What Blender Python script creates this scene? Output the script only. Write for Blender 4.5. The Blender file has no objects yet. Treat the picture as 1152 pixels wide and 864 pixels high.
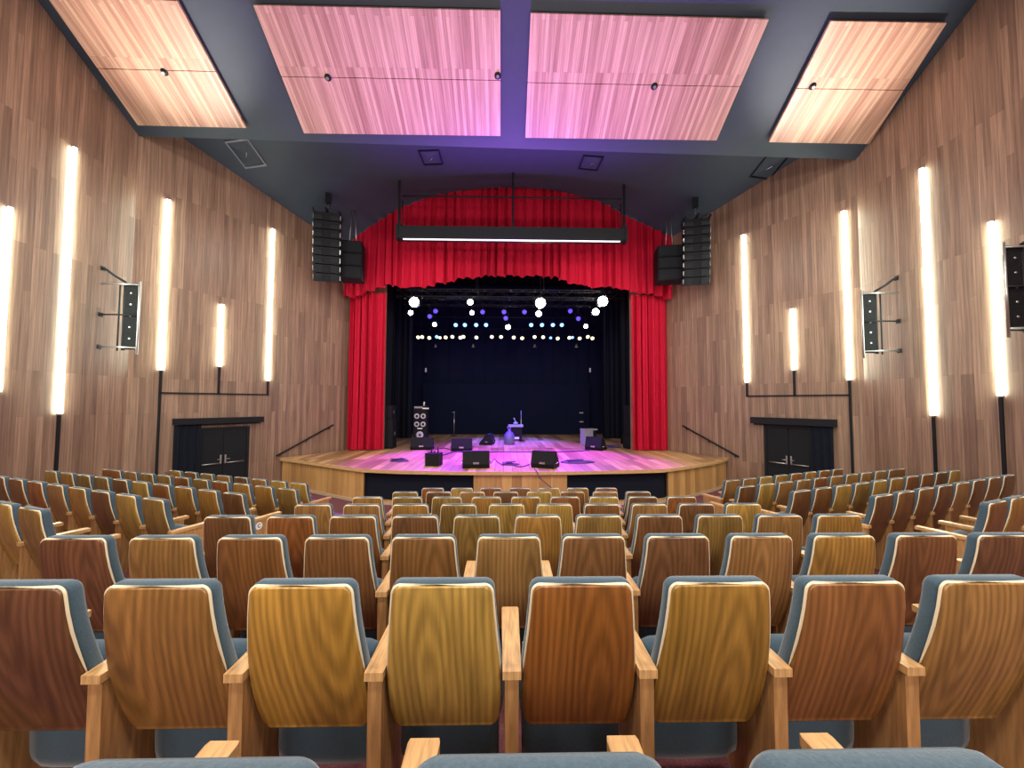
import bpy, bmesh, math, random
from mathutils import Vector, Matrix, Euler
random.seed(7)
R = math.radians
V = Vector
scene = bpy.context.scene
COL = scene.collection

# ------------------------------------------------------------------ camera, world, exposure
FPX = 450.0
cam_d = bpy.data.cameras.new('camera'); cam = bpy.data.objects.new('camera', cam_d); COL.objects.link(cam)
cam_d.sensor_width = 36; cam_d.lens = FPX/1152*36; cam_d.clip_start = 0.05; cam_d.clip_end = 200
EYE = V((0, 0, 1.75))
cam.location = EYE
cam_rot = Matrix.Rotation(R(-1.15), 3, 'Z') @ Matrix.Rotation(R(90+2.67), 3, 'X') @ Matrix.Rotation(R(0.2), 3, 'Z')
cam.rotation_euler = cam_rot.to_euler()
scene.camera = cam
scene.view_settings.view_transform = 'Standard'
scene.view_settings.look = 'None'
scene.view_settings.exposure = 0.0
scene.view_settings.gamma = 1.0
scene.view_settings.use_curve_mapping = False
w = bpy.data.worlds.new('world'); scene.world = w; w.use_nodes = True
w.node_tree.nodes['Background'].inputs[0].default_value = (0.02, 0.022, 0.03, 1)
w.node_tree.nodes['Background'].inputs[1].default_value = 0.3
cy = scene.cycles
cy.max_bounces = 6; cy.diffuse_bounces = 4; cy.glossy_bounces = 3; cy.transmission_bounces = 2
cy.use_denoising = True
cy.sample_clamp_indirect = 4.0
cy.use_adaptive_sampling = True

def lamp(name, kind, loc, energy, color, target=None, **kw):
    d = bpy.data.lights.new(name, kind); d.energy = energy; d.color = color
    for k, v in kw.items(): setattr(d, k, v)
    o = bpy.data.objects.new(name, d); COL.objects.link(o); o.location = loc
    if target is not None:
        o.rotation_euler = (V(target)-V(loc)).to_track_quat('-Z', 'Y').to_euler()
    return o
# house lights: downlights in the hall ceiling above and behind the camera
for (hx, hy) in ((-5.5, 3.6), (0, 3.6), (5.5, 3.6), (-5.5, -1.5), (0, -1.5), (5.5, -1.5)):
    lamp('house_light', 'AREA', (hx, hy, 9.2), 290, (1.0, 0.93, 0.84), target=(hx*0.9, hy+1.6, -1), shape='DISK', size=1.0)
# area lamps added behind the camera as fill for the seat backs
for hx in (-5.2, 0, 5.2):
    lamp('rear_fill_light', 'AREA', (hx, -5.5, 5.2), 250, (1.0, 0.95, 0.88), target=(hx*0.8, 3, 0.3), shape='RECTANGLE', size=3.2, size_y=1.0)
# hall lights washing the apron and front seats, hung ahead of the ceiling break
for hx in (-5.0, 0.0, 5.0):
    lamp('apron_light', 'AREA', (hx, 10.6, 7.0), 60, (1.0, 0.9, 0.78), target=(hx*1.3, 10.6, -1), shape='DISK', size=0.6)
# spots added without fixtures to brighten the ceiling clouds
for s in (-1, 1):
    lamp('ceiling_patch_fill', 'SPOT', (s*8.2, 8.8, 3.6), 2600, (1.0, 0.93, 0.86), target=(s*7.3, 8.1, 8.8), spot_size=R(42), spot_blend=1.0, shadow_soft_size=0.15)
    lamp('ceiling_fill', 'SPOT', (s*3.0, 4.0, 1.6), 900, (1.0, 0.82, 0.74), target=(s*3.0, 8.3, 8.0), spot_size=R(100), spot_blend=1.0, shadow_soft_size=0.3)
# spot added near the stage floor to tint the hall ceiling violet
lamp('violet_ceiling_fill', 'SPOT', (0.2, 12.4, 0.3), 9500, (0.36, 0.1, 1.0), target=(0.2, 9.3, 6.6), spot_size=R(80), spot_blend=1.0, shadow_soft_size=0.2)
# stage lighting
lamp('magenta_wash', 'SPOT', (-2.3, 15.8, 5.3), 7000, (0.30, 0.0, 1.0), target=(-1.6, 12.6, -0.05), spot_size=R(62), spot_blend=0.5, shadow_soft_size=0.12)
lamp('magenta_wash', 'SPOT', (2.7, 15.8, 5.3), 7000, (0.30, 0.0, 1.0), target=(2.0, 12.6, -0.05), spot_size=R(62), spot_blend=0.5, shadow_soft_size=0.12)
lamp('violet_wash', 'SPOT', (0.2, 16.4, 5.3), 4500, (0.22, 0.0, 1.0), target=(0.2, 15.8, -0.05), spot_size=R(80), spot_blend=0.5, shadow_soft_size=0.12)
lamp('blue_wash', 'SPOT', (0.2, 19.6, 5.3), 5000, (0.08, 0.1, 1.0), target=(0.2, 18.8, -0.05), spot_size=R(58), spot_blend=0.7, shadow_soft_size=0.12)
for hx in (-2.6, 0.2, 3.0):  # point lamps added to put blue glints on the trusses
    lamp('blue_rig_fill', 'POINT', (hx, 18.9, 5.0), 60, (0.12, 0.16, 1.0), shadow_soft_size=0.1)
lamp('curtain_front_light', 'SPOT', (-2.6, 10.9, 6.6), 330, (1.0, 0.85, 0.8), target=(-3.0, 15, 5.2), spot_size=R(78), spot_blend=1.0, shadow_soft_size=0.25)
lamp('curtain_front_light', 'SPOT', (2.9, 10.9, 6.6), 330, (1.0, 0.85, 0.8), target=(3.3, 15, 5.2), spot_size=R(78), spot_blend=1.0, shadow_soft_size=0.25)

# ------------------------------------------------------------------ helpers
def ray(px, py):
    return (cam_rot @ V((px-576, -(py-432), -FPX))).normalized()
def hit_plane(px, py, p0, n):
    d = ray(px, py); t = (V(p0)-EYE).dot(V(n))/d.dot(V(n)); return EYE + d*t
def at_y(px, py, y): return hit_plane(px, py, (0, y, 0), (0, 1, 0))
def at_z(px, py, z): return hit_plane(px, py, (0, 0, z), (0, 0, 1))

class MB:
    def __init__(s): s.bm = bmesh.new(); s.uv = s.bm.loops.layers.uv.new('UVMap')
    def verts(s, pts): return [s.bm.verts.new(p) for p in pts]
    def face(s, vs, uvs=None, smooth=False):
        try: f = s.bm.faces.new(vs)
        except ValueError: return None
        f.smooth = smooth
        if uvs:
            for l, uv in zip(f.loops, uvs): l[s.uv].uv = uv
        return f
    def quad(s, pts, uvs=None): return s.face(s.verts(pts), uvs)
    def box(s, lo, hi, M=None):
        (x0,y0,z0),(x1,y1,z1) = lo, hi
        c = [V((x,y,z)) for z in (z0,z1) for y in (y0,y1) for x in (x0,x1)]
        if M is not None: c = [M @ p for p in c]
        v = s.verts(c)
        for f in ((0,2,3,1),(4,5,7,6),(0,1,5,4),(2,6,7,3),(0,4,6,2),(1,3,7,5)): s.face([v[i] for i in f])
        return s
    def prism(s, poly, axis_from, axis_to, M=None):
        """poly: list of (a,b); extruded along x from axis_from to axis_to -> points (x,a,b)"""
        a = [V((axis_from,p[0],p[1])) for p in poly]; b = [V((axis_to,p[0],p[1])) for p in poly]
        if M is not None: a = [M@p for p in a]; b = [M@p for p in b]
        va, vb = s.verts(a), s.verts(b); n = len(poly)
        s.face(va); s.face(vb[::-1])
        for i in range(n): s.face([va[i], vb[i], vb[(i+1)%n], va[(i+1)%n]])
        return s
    def tube(s, pts, r, seg=8, closed=False, cap=True):
        pts = [V(p) for p in pts]; n = len(pts); rings = []
        rr = r if isinstance(r, (list, tuple)) else [r]*n
        up = None
        for i, p in enumerate(pts):
            t = (pts[min(i+1,n-1)]-pts[max(i-1,0)])
            if closed: t = pts[(i+1)%n]-pts[i-1]
            if t.length < 1e-9: t = V((0,0,1))
            t.normalize()
            if up is None:
                up = V((0,0,1)) if abs(t.z) < 0.9 else V((1,0,0))
            a = t.cross(up)
            if a.length < 1e-5: a = t.cross(V((0.3,1,0.2)))
            a.normalize(); b = t.cross(a).normalized(); up = -b if False else up
            rings.append(s.verts([p + (a*math.cos(q)+b*math.sin(q))*rr[i] for q in [2*math.pi*k/seg for k in range(seg)]]))
        m = n if closed else n-1
        for i in range(m):
            A, B = rings[i], rings[(i+1)%n]
            for k in range(seg): s.face([A[k], A[(k+1)%seg], B[(k+1)%seg], B[k]], smooth=True)
        if cap and not closed:
            s.face(rings[0][::-1]); s.face(rings[-1])
        return s
    def lathe(s, prof, M=None, seg=16):
        rings = []
        for r, z in prof:
            c = [V((r*math.cos(2*math.pi*k/seg), r*math.sin(2*math.pi*k/seg), z)) for k in range(seg)]
            if M is not None: c = [M@p for p in c]
            rings.append(s.verts(c))
        for A, B in zip(rings, rings[1:]):
            for k in range(seg): s.face([A[k], A[(k+1)%seg], B[(k+1)%seg], B[k]], smooth=True)
        s.face(rings[0][::-1]); s.face(rings[-1])
        return s
    def mesh(s, name, mat, bevel=0, seg=2):
        if bevel:
            bmesh.ops.bevel(s.bm, geom=[e for e in s.bm.edges if len(e.link_faces)==2 and e.calc_face_angle(0) > 0.6],
                            offset=bevel, segments=seg, profile=0.5, affect='EDGES')
        bmesh.ops.recalc_face_normals(s.bm, faces=s.bm.faces)
        me = bpy.data.meshes.new(name); s.bm.to_mesh(me); s.bm.free()
        me.materials.append(mat)
        return me
    def build(s, name, mat, parent=None, bevel=0, seg=2):
        return link(name, s.mesh(name, mat, bevel, seg), parent)

def link(name, me, parent=None):
    o = bpy.data.objects.new(name, me); COL.objects.link(o)
    if parent is not None: o.parent = parent
    return o
def tag(o, label=None, cat=None, group=None, kind=None):
    if label: o['label'] = label
    if cat: o['category'] = cat
    if group: o['group'] = group
    if kind: o['kind'] = kind
    return o
def thing(name, label, cat, loc=(0,0,0), rotz=0, group=None):
    o = bpy.data.objects.new(name, None); COL.objects.link(o); o.location = loc; o.rotation_euler = (0,0,rotz)
    o.empty_display_size = 0.1
    return tag(o, label, cat, group)
def struct(o): o['kind'] = 'structure'; return o
def dup(root, loc=None, rotz=None):
    def rec(o, par):
        c = o.copy(); COL.objects.link(c)
        if par is not None: c.parent = par
        for ch in kids[o.name]: rec(ch, c)
        return c
    kids = {}
    def collect(o):
        kids[o.name] = list(o.children)
        for ch in o.children: collect(ch)
    collect(root)
    r = rec(root, None)
    if loc is not None: r.location = loc
    if rotz is not None: r.rotation_euler = (0,0,rotz)
    return r
ORD = ['first','second','third','fourth','fifth','sixth','seventh','eighth','ninth','tenth','eleventh','twelfth','thirteenth',
       'fourteenth','fifteenth','sixteenth','seventeenth','eighteenth','nineteenth','twentieth','twenty-first','twenty-second','twenty-third','twenty-fourth']

def interp(pts, x):
    if x <= pts[0][0]: return pts[0][1]
    for (a, fa), (b, fb) in zip(pts, pts[1:]):
        if x <= b: return fa+(fb-fa)*(x-a)/(b-a)
    return pts[-1][1]
def smooth_interp(pts, x):
    n = len(pts)
    if x <= pts[0][0]: return pts[0][1]
    if x >= pts[-1][0]: return pts[-1][1]
    def m(i):
        if i == 0: return (pts[1][1]-pts[0][1])/(pts[1][0]-pts[0][0])
        if i == n-1: return (pts[-1][1]-pts[-2][1])/(pts[-1][0]-pts[-2][0])
        return (pts[i+1][1]-pts[i-1][1])/(pts[i+1][0]-pts[i-1][0])
    for i in range(n-1):
        a, b = pts[i][0], pts[i+1][0]
        if x <= b:
            h = b-a; t = (x-a)/h
            return ((2*t**3-3*t*t+1)*pts[i][1]+(t**3-2*t*t+t)*h*m(i)+(-2*t**3+3*t*t)*pts[i+1][1]+(t**3-t*t)*h*m(i+1))

# ------------------------------------------------------------------ materials
def mat(name, color=(0.5,0.5,0.5), rough=0.5, metal=0.0, emis=None, estr=0.0, spec=None):
    m = bpy.data.materials.new(name); m.use_nodes = True
    b = m.node_tree.nodes['Principled BSDF']
    b.inputs['Base Color'].default_value = (*color, 1); b.inputs['Roughness'].default_value = rough; b.inputs['Metallic'].default_value = metal
    if spec is not None: b.inputs['Specular IOR Level'].default_value = spec
    if emis:
        b.inputs['Emission Color'].default_value = (*emis, 1); b.inputs['Emission Strength'].default_value = estr
    return m
class NT:
    def __init__(s, m): s.t = m.node_tree; s.b = s.t.nodes['Principled BSDF']
    def n(s, typ, **kw):
        x = s.t.nodes.new(typ)
        for k, v in kw.items():
            if hasattr(x, k): setattr(x, k, v)
        return x
    def l(s, a, b): s.t.links.new(a, b)
def noisy(name, color, rough, scale=40, amt=0.25, bump=0.0, stretch=(1,1,1), spec=None, metal=0.0, sheen=0):
    m = mat(name, color, rough, metal, spec=spec); t = NT(m)
    tc = t.n('ShaderNodeTexCoord'); mp = t.n('ShaderNodeMapping'); mp.inputs['Scale'].default_value = stretch
    no = t.n('ShaderNodeTexNoise'); no.inputs['Scale'].default_value = scale; no.inputs['Detail'].default_value = 4
    t.l(tc.outputs['Object'], mp.inputs[0]); t.l(mp.outputs[0], no.inputs['Vector'])
    r = t.n('ShaderNodeMapRange'); r.inputs['From Min'].default_value = 0.3; r.inputs['From Max'].default_value = 0.7
    r.inputs['To Min'].default_value = 1-amt; r.inputs['To Max'].default_value = 1+amt
    t.l(no.outputs[0], r.inputs[0])
    mx = t.n('ShaderNodeVectorMath', operation='SCALE'); mx.inputs[0].default_value = color
    t.l(r.outputs[0], mx.inputs['Scale']); t.l(mx.outputs[0], t.b.inputs['Base Color'])
    if bump:
        bp = t.n('ShaderNodeBump'); bp.inputs['Strength'].default_value = bump; bp.inputs['Distance'].default_value = 0.01
        t.l(no.outputs[0], bp.inputs['Height']); t.l(bp.outputs[0], t.b.inputs['Normal'])
    if sheen: t.b.inputs['Sheen Weight'].default_value = sheen
    return m
def planks(name, c1, c2, length, width, rough=0.45, streak=0.35, gap=(0.03,0.015,0.01), mortar=0.0015, swap=False, fine=26):
    """boards running along UV v (or u when swap); uv in metres"""
    m = mat(name, c1, rough); t = NT(m)
    tc = t.n('ShaderNodeTexCoord'); sp = t.n('ShaderNodeSeparateXYZ'); cb = t.n('ShaderNodeCombineXYZ')
    t.l(tc.outputs['UV'], sp.inputs[0])
    a, b_ = (0, 1) if swap else (1, 0)
    t.l(sp.outputs[a], cb.inputs[0]); t.l(sp.outputs[b_], cb.inputs[1])
    br = t.n('ShaderNodeTexBrick'); br.offset = 0.37; br.offset_frequency = 3
    t.l(cb.outputs[0], br.inputs['Vector'])
    br.inputs['Color1'].default_value = (*c1, 1); br.inputs['Color2'].default_value = (*c2, 1); br.inputs['Mortar'].default_value = (*gap, 1)
    br.inputs['Scale'].default_value = 1; br.inputs['Mortar Size'].default_value = mortar; br.inputs['Mortar Smooth'].default_value = 0.3
    br.inputs['Brick Width'].default_value = length; br.inputs['Row Height'].default_value = width; br.inputs['Bias'].default_value = 0
    mp = t.n('ShaderNodeMapping'); mp.inputs['Scale'].default_value = (0.7, fine, 1)
    t.l(cb.outputs[0], mp.inputs[0])
    no = t.n('ShaderNodeTexNoise'); no.inputs['Scale'].default_value = 1.0; no.inputs['Detail'].default_value = 5; no.inputs['Roughness'].default_value = 0.65
    t.l(mp.outputs[0], no.inputs['Vector'])
    r = t.n('ShaderNodeMapRange'); r.inputs['From Min'].default_value = 0.3; r.inputs['From Max'].default_value = 0.7
    r.inputs['To Min'].default_value = 1-streak; r.inputs['To Max'].default_value = 1+streak
    t.l(no.outputs[0], r.inputs[0])
    sc = t.n('ShaderNodeVectorMath', operation='SCALE'); t.l(br.outputs['Color'], sc.inputs[0]); t.l(r.outputs[0], sc.inputs['Scale'])
    t.l(sc.outputs[0], t.b.inputs['Base Color'])
    return m
def chair_wood():
    m = mat('seat_back_wood', (0.4,0.2,0.08), 0.3); t = NT(m)
    oi = t.n('ShaderNodeObjectInfo'); tc = t.n('ShaderNodeTexCoord')
    mul = t.n('ShaderNodeMath', operation='MULTIPLY'); mul.inputs[1].default_value = 37.0; t.l(oi.outputs['Random'], mul.inputs[0])
    cb = t.n('ShaderNodeCombineXYZ')
    for i in range(3): t.l(mul.outputs[0], cb.inputs[i])
    ad = t.n('ShaderNodeVectorMath', operation='ADD'); t.l(tc.outputs['Object'], ad.inputs[0]); t.l(cb.outputs[0], ad.inputs[1])
    def stretched(scale, detail=4, dist=0.0):
        mp = t.n('ShaderNodeMapping'); mp.inputs['Scale'].default_value = scale; t.l(ad.outputs[0], mp.inputs[0])
        no = t.n('ShaderNodeTexNoise'); no.inputs['Scale'].default_value = 1; no.inputs['Detail'].default_value = detail; no.inputs['Distortion'].default_value = dist
        t.l(mp.outputs[0], no.inputs['Vector']); return no
    fine = stretched((90, 3, 5), 5, 0.3); broad = stretched((8, 1, 1.2), 3, 1.2)
    wv_mp = t.n('ShaderNodeMapping'); wv_mp.inputs['Scale'].default_value = (4.6, 1, 0.62)
    r2 = t.n('ShaderNodeMath', operation='FRACT'); m7 = t.n('ShaderNodeMath', operation='MULTIPLY'); m7.inputs[1].default_value = 7.3
    t.l(oi.outputs['Random'], m7.inputs[0]); t.l(m7.outputs[0], r2.inputs[0])
    c2 = t.n('ShaderNodeCombineXYZ'); t.l(oi.outputs['Random'], c2.inputs[0]); t.l(r2.outputs[0], c2.inputs[2])
    sb = t.n('ShaderNodeVectorMath', operation='SUBTRACT'); sb.inputs[1].default_value = (0.5, 0, 1.2); t.l(c2.outputs[0], sb.inputs[0])
    sm_ = t.n('ShaderNodeVectorMath', operation='MULTIPLY'); sm_.inputs[1].default_value = (0.35, 0, 1.3); t.l(sb.outputs[0], sm_.inputs[0])
    ad2 = t.n('ShaderNodeVectorMath', operation='ADD'); t.l(tc.outputs['Object'], ad2.inputs[0]); t.l(sm_.outputs[0], ad2.inputs[1])
    t.l(ad2.outputs[0], wv_mp.inputs[0])
    wv = t.n('ShaderNodeTexWave'); wv.wave_type = 'RINGS'; wv.rings_direction = 'SPHERICAL'; wv.inputs['Scale'].default_value = 2.4; wv.inputs['Distortion'].default_value = 4.5; wv.inputs['Detail'].default_value = 2; wv.inputs['Detail Scale'].default_value = 0.8
    t.l(wv_mp.outputs[0], wv.inputs['Vector'])
    def rng(src, lo, hi, a=0.3, b=0.7):
        r = t.n('ShaderNodeMapRange'); r.inputs['From Min'].default_value = a; r.inputs['From Max'].default_value = b
        r.inputs['To Min'].default_value = lo; r.inputs['To Max'].default_value = hi; t.l(src, r.inputs[0]); return r.outputs[0]
    f1 = rng(fine.outputs[0], 0.76, 1.0); f2 = rng(broad.outputs[0], 0.66, 1.16); f3 = rng(wv.outputs['Fac'], 0.74, 1.08, 0, 1)
    m1 = t.n('ShaderNodeMath', operation='MULTIPLY'); t.l(f1, m1.inputs[0]); t.l(f2, m1.inputs[1])
    m2 = t.n('ShaderNodeMath', operation='MULTIPLY'); t.l(m1.outputs[0], m2.inputs[0]); t.l(f3, m2.inputs[1])
    sc = t.n('ShaderNodeVectorMath', operation='SCALE'); t.l(oi.outputs['Color'], sc.inputs[0]); t.l(m2.outputs[0], sc.inputs['Scale'])
    t.l(sc.outputs[0], t.b.inputs['Base Color'])
    return m

M = {}
M['wall'] = planks('walnut_wall_boards', (0.33,0.205,0.14), (0.19,0.112,0.078), 2.45, 0.115, rough=0.42, streak=0.42, gap=(0.10,0.05,0.03))
M['cloud'] = planks('ceiling_panel_wood', (0.62,0.38,0.27), (0.36,0.18,0.13), 2.4, 0.08, rough=0.4, streak=0.35, gap=(0.22,0.1,0.06))
M['stage_floor'] = planks('stage_floor_boards', (0.68,0.40,0.19), (0.26,0.13,0.06), 3.2, 0.24, rough=0.4, streak=0.25, gap=(0.08,0.04,0.02), mortar=0.008, fine=14)
M['stage_face'] = planks('stage_fascia_boards', (0.62,0.35,0.13), (0.38,0.19,0.065), 2.0, 0.26, rough=0.4, streak=0.25, gap=(0.2,0.1,0.04), fine=14)
M['nosing'] = noisy('stage_nosing_wood', (0.6,0.36,0.16), 0.4, 6, 0.2, stretch=(1,1,8))
M['paint'] = noisy('slate_ceiling_paint', (0.028,0.04,0.062), 0.6, 3, 0.06)
M['carpet'] = noisy('maroon_carpet', (0.13,0.035,0.045), 0.95, 90, 0.35, bump=0.3)
M['chair'] = chair_wood()
M['arm'] = noisy('light_arm_wood', (0.56,0.32,0.13), 0.35, 6, 0.28, stretch=(14,1.2,1.2))
M['stand'] = noisy('arm_stand_wood', (0.42,0.215,0.08), 0.38, 5, 0.3, stretch=(12,10,1))
M['fabric'] = noisy('blue_grey_fabric', (0.052,0.088,0.118), 0.95, 160, 0.16, bump=0.15, spec=0.2, sheen=0.3)
M['piping'] = mat('cream_piping', (0.82,0.68,0.46), 0.6)
M['black'] = noisy('black_paint', (0.008,0.009,0.013), 0.6, 30, 0.2, spec=0.25)
M['black_metal'] = noisy('black_metal', (0.010,0.011,0.014), 0.5, 30, 0.2, spec=0.25)
M['cabinet'] = noisy('black_textured_cabinet', (0.008,0.008,0.011), 0.7, 150, 0.4, bump=0.2, spec=0.2)
M['grille'] = noisy('black_grille', (0.013,0.015,0.019), 0.7, 220, 0.6, bump=0.3, spec=0.2)
M['steel'] = mat('brushed_steel', (0.55,0.55,0.56), 0.3, 0.9)
M['white'] = mat('white_plastic', (0.8,0.8,0.82), 0.5)
M['black_cloth'] = noisy('black_drape', (0.010,0.012,0.02), 0.95, 60, 0.2, spec=0.1)
M['navy_cloth'] = noisy('navy_backdrop', (0.008,0.011,0.028), 0.95, 60, 0.2, spec=0.1)
M['red'] = noisy('red_velvet', (0.45,0.004,0.028), 0.8, 30, 0.12, stretch=(4,4,0.5), spec=0.2)
M['tube'] = mat('lit_strip_diffuser', (0.9,0.9,0.9), 0.4, emis=(0.88,1.0,0.82), estr=58)
M['case_reflection'] = mat('case_edge_reflection', (0.9,0.9,0.9), 0.4, emis=(1.0,0.92,0.96), estr=1.2)  # bright reflection under the case, done as weak emission
M['lamp_white'] = mat('lit_lens_white', (1,1,1), 0.3, emis=(1.0,0.97,0.82), estr=90)
M['lamp_warm'] = mat('lit_lens_warm', (1,1,1), 0.3, emis=(1.0,0.8,0.42), estr=3.2)
M['lamp_cyan'] = mat('lit_lens_cyan', (1,1,1), 0.3, emis=(0.14,0.45,1.0), estr=2.6)
M['lamp_blue'] = mat('lit_lens_blue', (0.05,0.04,0.3), 0.3, emis=(0.13,0.07,1.0), estr=1.3)
M['cable'] = mat('blue_black_cable', (0.05,0.03,0.12), 0.6)
M['speaker_cone'] = mat('pale_speaker_cone', (0.55,0.5,0.62), 0.4)
M['grey_box'] = noisy('pale_grey_case', (0.3,0.3,0.36), 0.5, 20, 0.1)
M['dim_shell'] = mat('blue_grey_shell', (0.12,0.12,0.26), 0.35)
M['blue_steel'] = mat('shiny_chrome', (0.6,0.6,0.68), 0.2, 0.8)

# ------------------------------------------------------------------ the hall
ZF = -0.98          # flat floor in front of the stage
ZS = -0.05          # stage floor
WX = 9.3
KL, KR = 10.05, 10.13
EL, ER = V((-6.06, 15.0, 0)), V((6.36, 15.0, 0))
CURT = 15.0
CL = at_y(147, 153, KL); CR = at_y(980, 180, KR)
zl = (CL.z); zr = (CR.z)
SL = 0.538
def near_ceiling_z(x, y):
    t = (x+WX)/(2*WX)
    return zl+(zr-zl)*t + ((KL+(KR-KL)*t)-y)*SL
CN = V((-(zr-zl)/(2*WX), SL, 1.0)).normalized(); CP = V((-WX, KL, zl))
def on_ceiling(px, py, off=0.0): return hit_plane(px, py, CP - CN*off, CN)
# side walls
def wall_mesh(name, segs, top):
    mb = MB(); u = 0
    for a, b, ta, tb in segs:
        a, b = V(a), V(b); L = (b-a).length
        mb.quad([(a.x,a.y,-1.2),(b.x,b.y,-1.2),(b.x,b.y,tb),(a.x,a.y,ta)], [(u,-1.2+5),(u+L,-1.2+5),(u+L,tb+5),(u,ta+5)])
        u += L
    return struct(mb.build(name, M['wall']))
kl, kr = V((-WX,KL,0)), V((WX,KR,0))
wall_mesh('wall_left', [((-WX,-7,0), kl, 10.6, 10.6)], 0)
wall_mesh('wall_right', [(kr, (WX,-7,0), 10.6, 10.6)], 0)
wall_mesh('wall_front_left', [(kl, EL, 9.0, 9.0), (EL, (EL.x+0.25, 15.6, 0), 9, 9), ((EL.x+0.25, 15.6, 0), (-4.6,15.6,0), 9, 9)], 0)
wall_mesh('wall_front_right', [((4.95,15.6,0), (ER.x-0.25, 15.6, 0), 9, 9), ((ER.x-0.25, 15.6, 0), ER, 9, 9), (ER, kr, 9.0, 9.0)], 0)
mb = MB(); mb.quad([(-WX,-7,-1.2),(WX,-7,-1.2),(WX,-7,10.6),(-WX,-7,10.6)], [(0,0),(18,0),(18,11),(0,11)]); struct(mb.build('wall_back', M['wall']))
# hall ceiling: slope rising back over the seats, then level
mb = MB()
yb = 4.0
zb_l = near_ceiling_z(-WX, yb); zb_r = near_ceiling_z(WX, yb)
mb.quad([(-WX,KL,zl),(WX,KR,zr),(WX,yb,zb_r),(-WX,yb,zb_l)])
mb.quad([(-WX,yb,zb_l),(WX,yb,zb_r),(WX,-7,zb_r),(-WX,-7,zb_l)])
mb.quad([(-WX,KL,zl),(WX,KR,zr),(WX,KR,9.0),(-WX,KL,9.0)])
struct(mb.build('ceiling', M['paint']))
# front ceiling: falls towards the stage at the walls and vaults over the curtain
ARC = []
for px, py in ((385,281),(400,270),(414,259),(430,249),(450,237),(474,227),(500,220),(536,215),(572,213),(612,215),(650,222),(678,231),(700,243),(728,256),(757,270)):
    p = at_y(px, py, CURT); ARC.append((p.x, p.z))
def arc_z(x): return smooth_interp(ARC, x)
def far_ceiling(s, t):
    x0 = -WX+2*WX*s; y0 = KL+(KR-KL)*s
    x1 = EL.x+(ER.x-EL.x)*s
    z0 = 1.75+7.45; z1 = arc_z(x1)
    zz = z0+(z1-z0)*t
    return V((x0+(x1-x0)*t, y0+(CURT-y0)*t, zz))
NS, NTT = 48, 14
mb = MB(); g = [[mb.bm.verts.new(far_ceiling(i/NS, j/NTT)) for j in range(NTT+1)] for i in range(NS+1)]
for i in range(NS):
    for j in range(NTT): mb.face([g[i][j], g[i+1][j], g[i+1][j+1], g[i][j+1]], smooth=True)
# dark wall above the arch
for i in range(NS):
    a, b = far_ceiling(i/NS, 1), far_ceiling((i+1)/NS, 1)
    mb.quad([a, b, (b.x, CURT, 11), (a.x, CURT, 11)])
struct(mb.build('ceiling_front', M['paint']))
def on_far_ceiling(px, py):
    d = ray(px, py); best = None
    for i in range(NS*2):
        for j in range(NTT*2):
            p = far_ceiling((i+.5)/(NS*2), (j+.5)/(NTT*2)); q = (p-EYE).normalized()
            e = (q-d).length
            if best is None or e < best[0]: best = (e, p, (i+.5)/(NS*2), (j+.5)/(NTT*2))
    return best[1], best[2], best[3]

# floor terraces
def row_y(k): return 0.605 if k == 0 else 1.6+1.01*(k-1)
def row_z(k): return 0.139 if k == 0 else -0.152*(k-1)
KKL = {-1:-5.0, 0:-4.8, 1:-4.5, 2:-4.2, 3:-3.9, 4:-3.6, 5:-3.4, 6:-3.15, 7:-3.0}
KKR = {-1:4.9, 0:4.7, 1:4.4, 2:4.2, 3:3.96, 4:3.8, 5:3.62, 6:3.29, 7:3.1}
T22 = math.tan(R(22))
def line_y(k, x):
    y = row_y(k) if k >= 0 else row_y(0)-1.0*(-k)
    if x < KKL[max(k,-1)]: y += (KKL[max(k,-1)]-x)*T22
    if x > KKR[max(k,-1)]: y += (x-KKR[max(k,-1)])*T22
    return y
mb = MB(); xs = [-WX,-7.5,-6,-5,-4.6,-4.2,-3.9,-3.6,-3.3,-3.05,-1,1,2.95,3.2,3.5,3.8,4.0,4.4,4.9,6,7.5,WX]
for k in range(-1, 8):
    z = row_z(k); zn = row_z(k+1) if k < 7 else ZF
    for a, b in zip(xs, xs[1:]):
        fa, fb = line_y(k,a)+0.60, line_y(k,b)+0.60
        if k == -1: ba = bb = -7
        else: ba, bb = line_y(k-1,a)+0.60, line_y(k-1,b)+0.60
        mb.quad([(a,ba,z),(b,bb,z),(b,fb,z),(a,fa,z)])
        mb.quad([(a,fa,z),(b,fb,z),(b,fb,zn),(a,fa,zn)])
        if k == 7: mb.quad([(a,fa,ZF),(b,fb,ZF),(b,15.4,ZF),(a,15.4,ZF)])
struct(mb.build('floor', M['carpet']))

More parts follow.
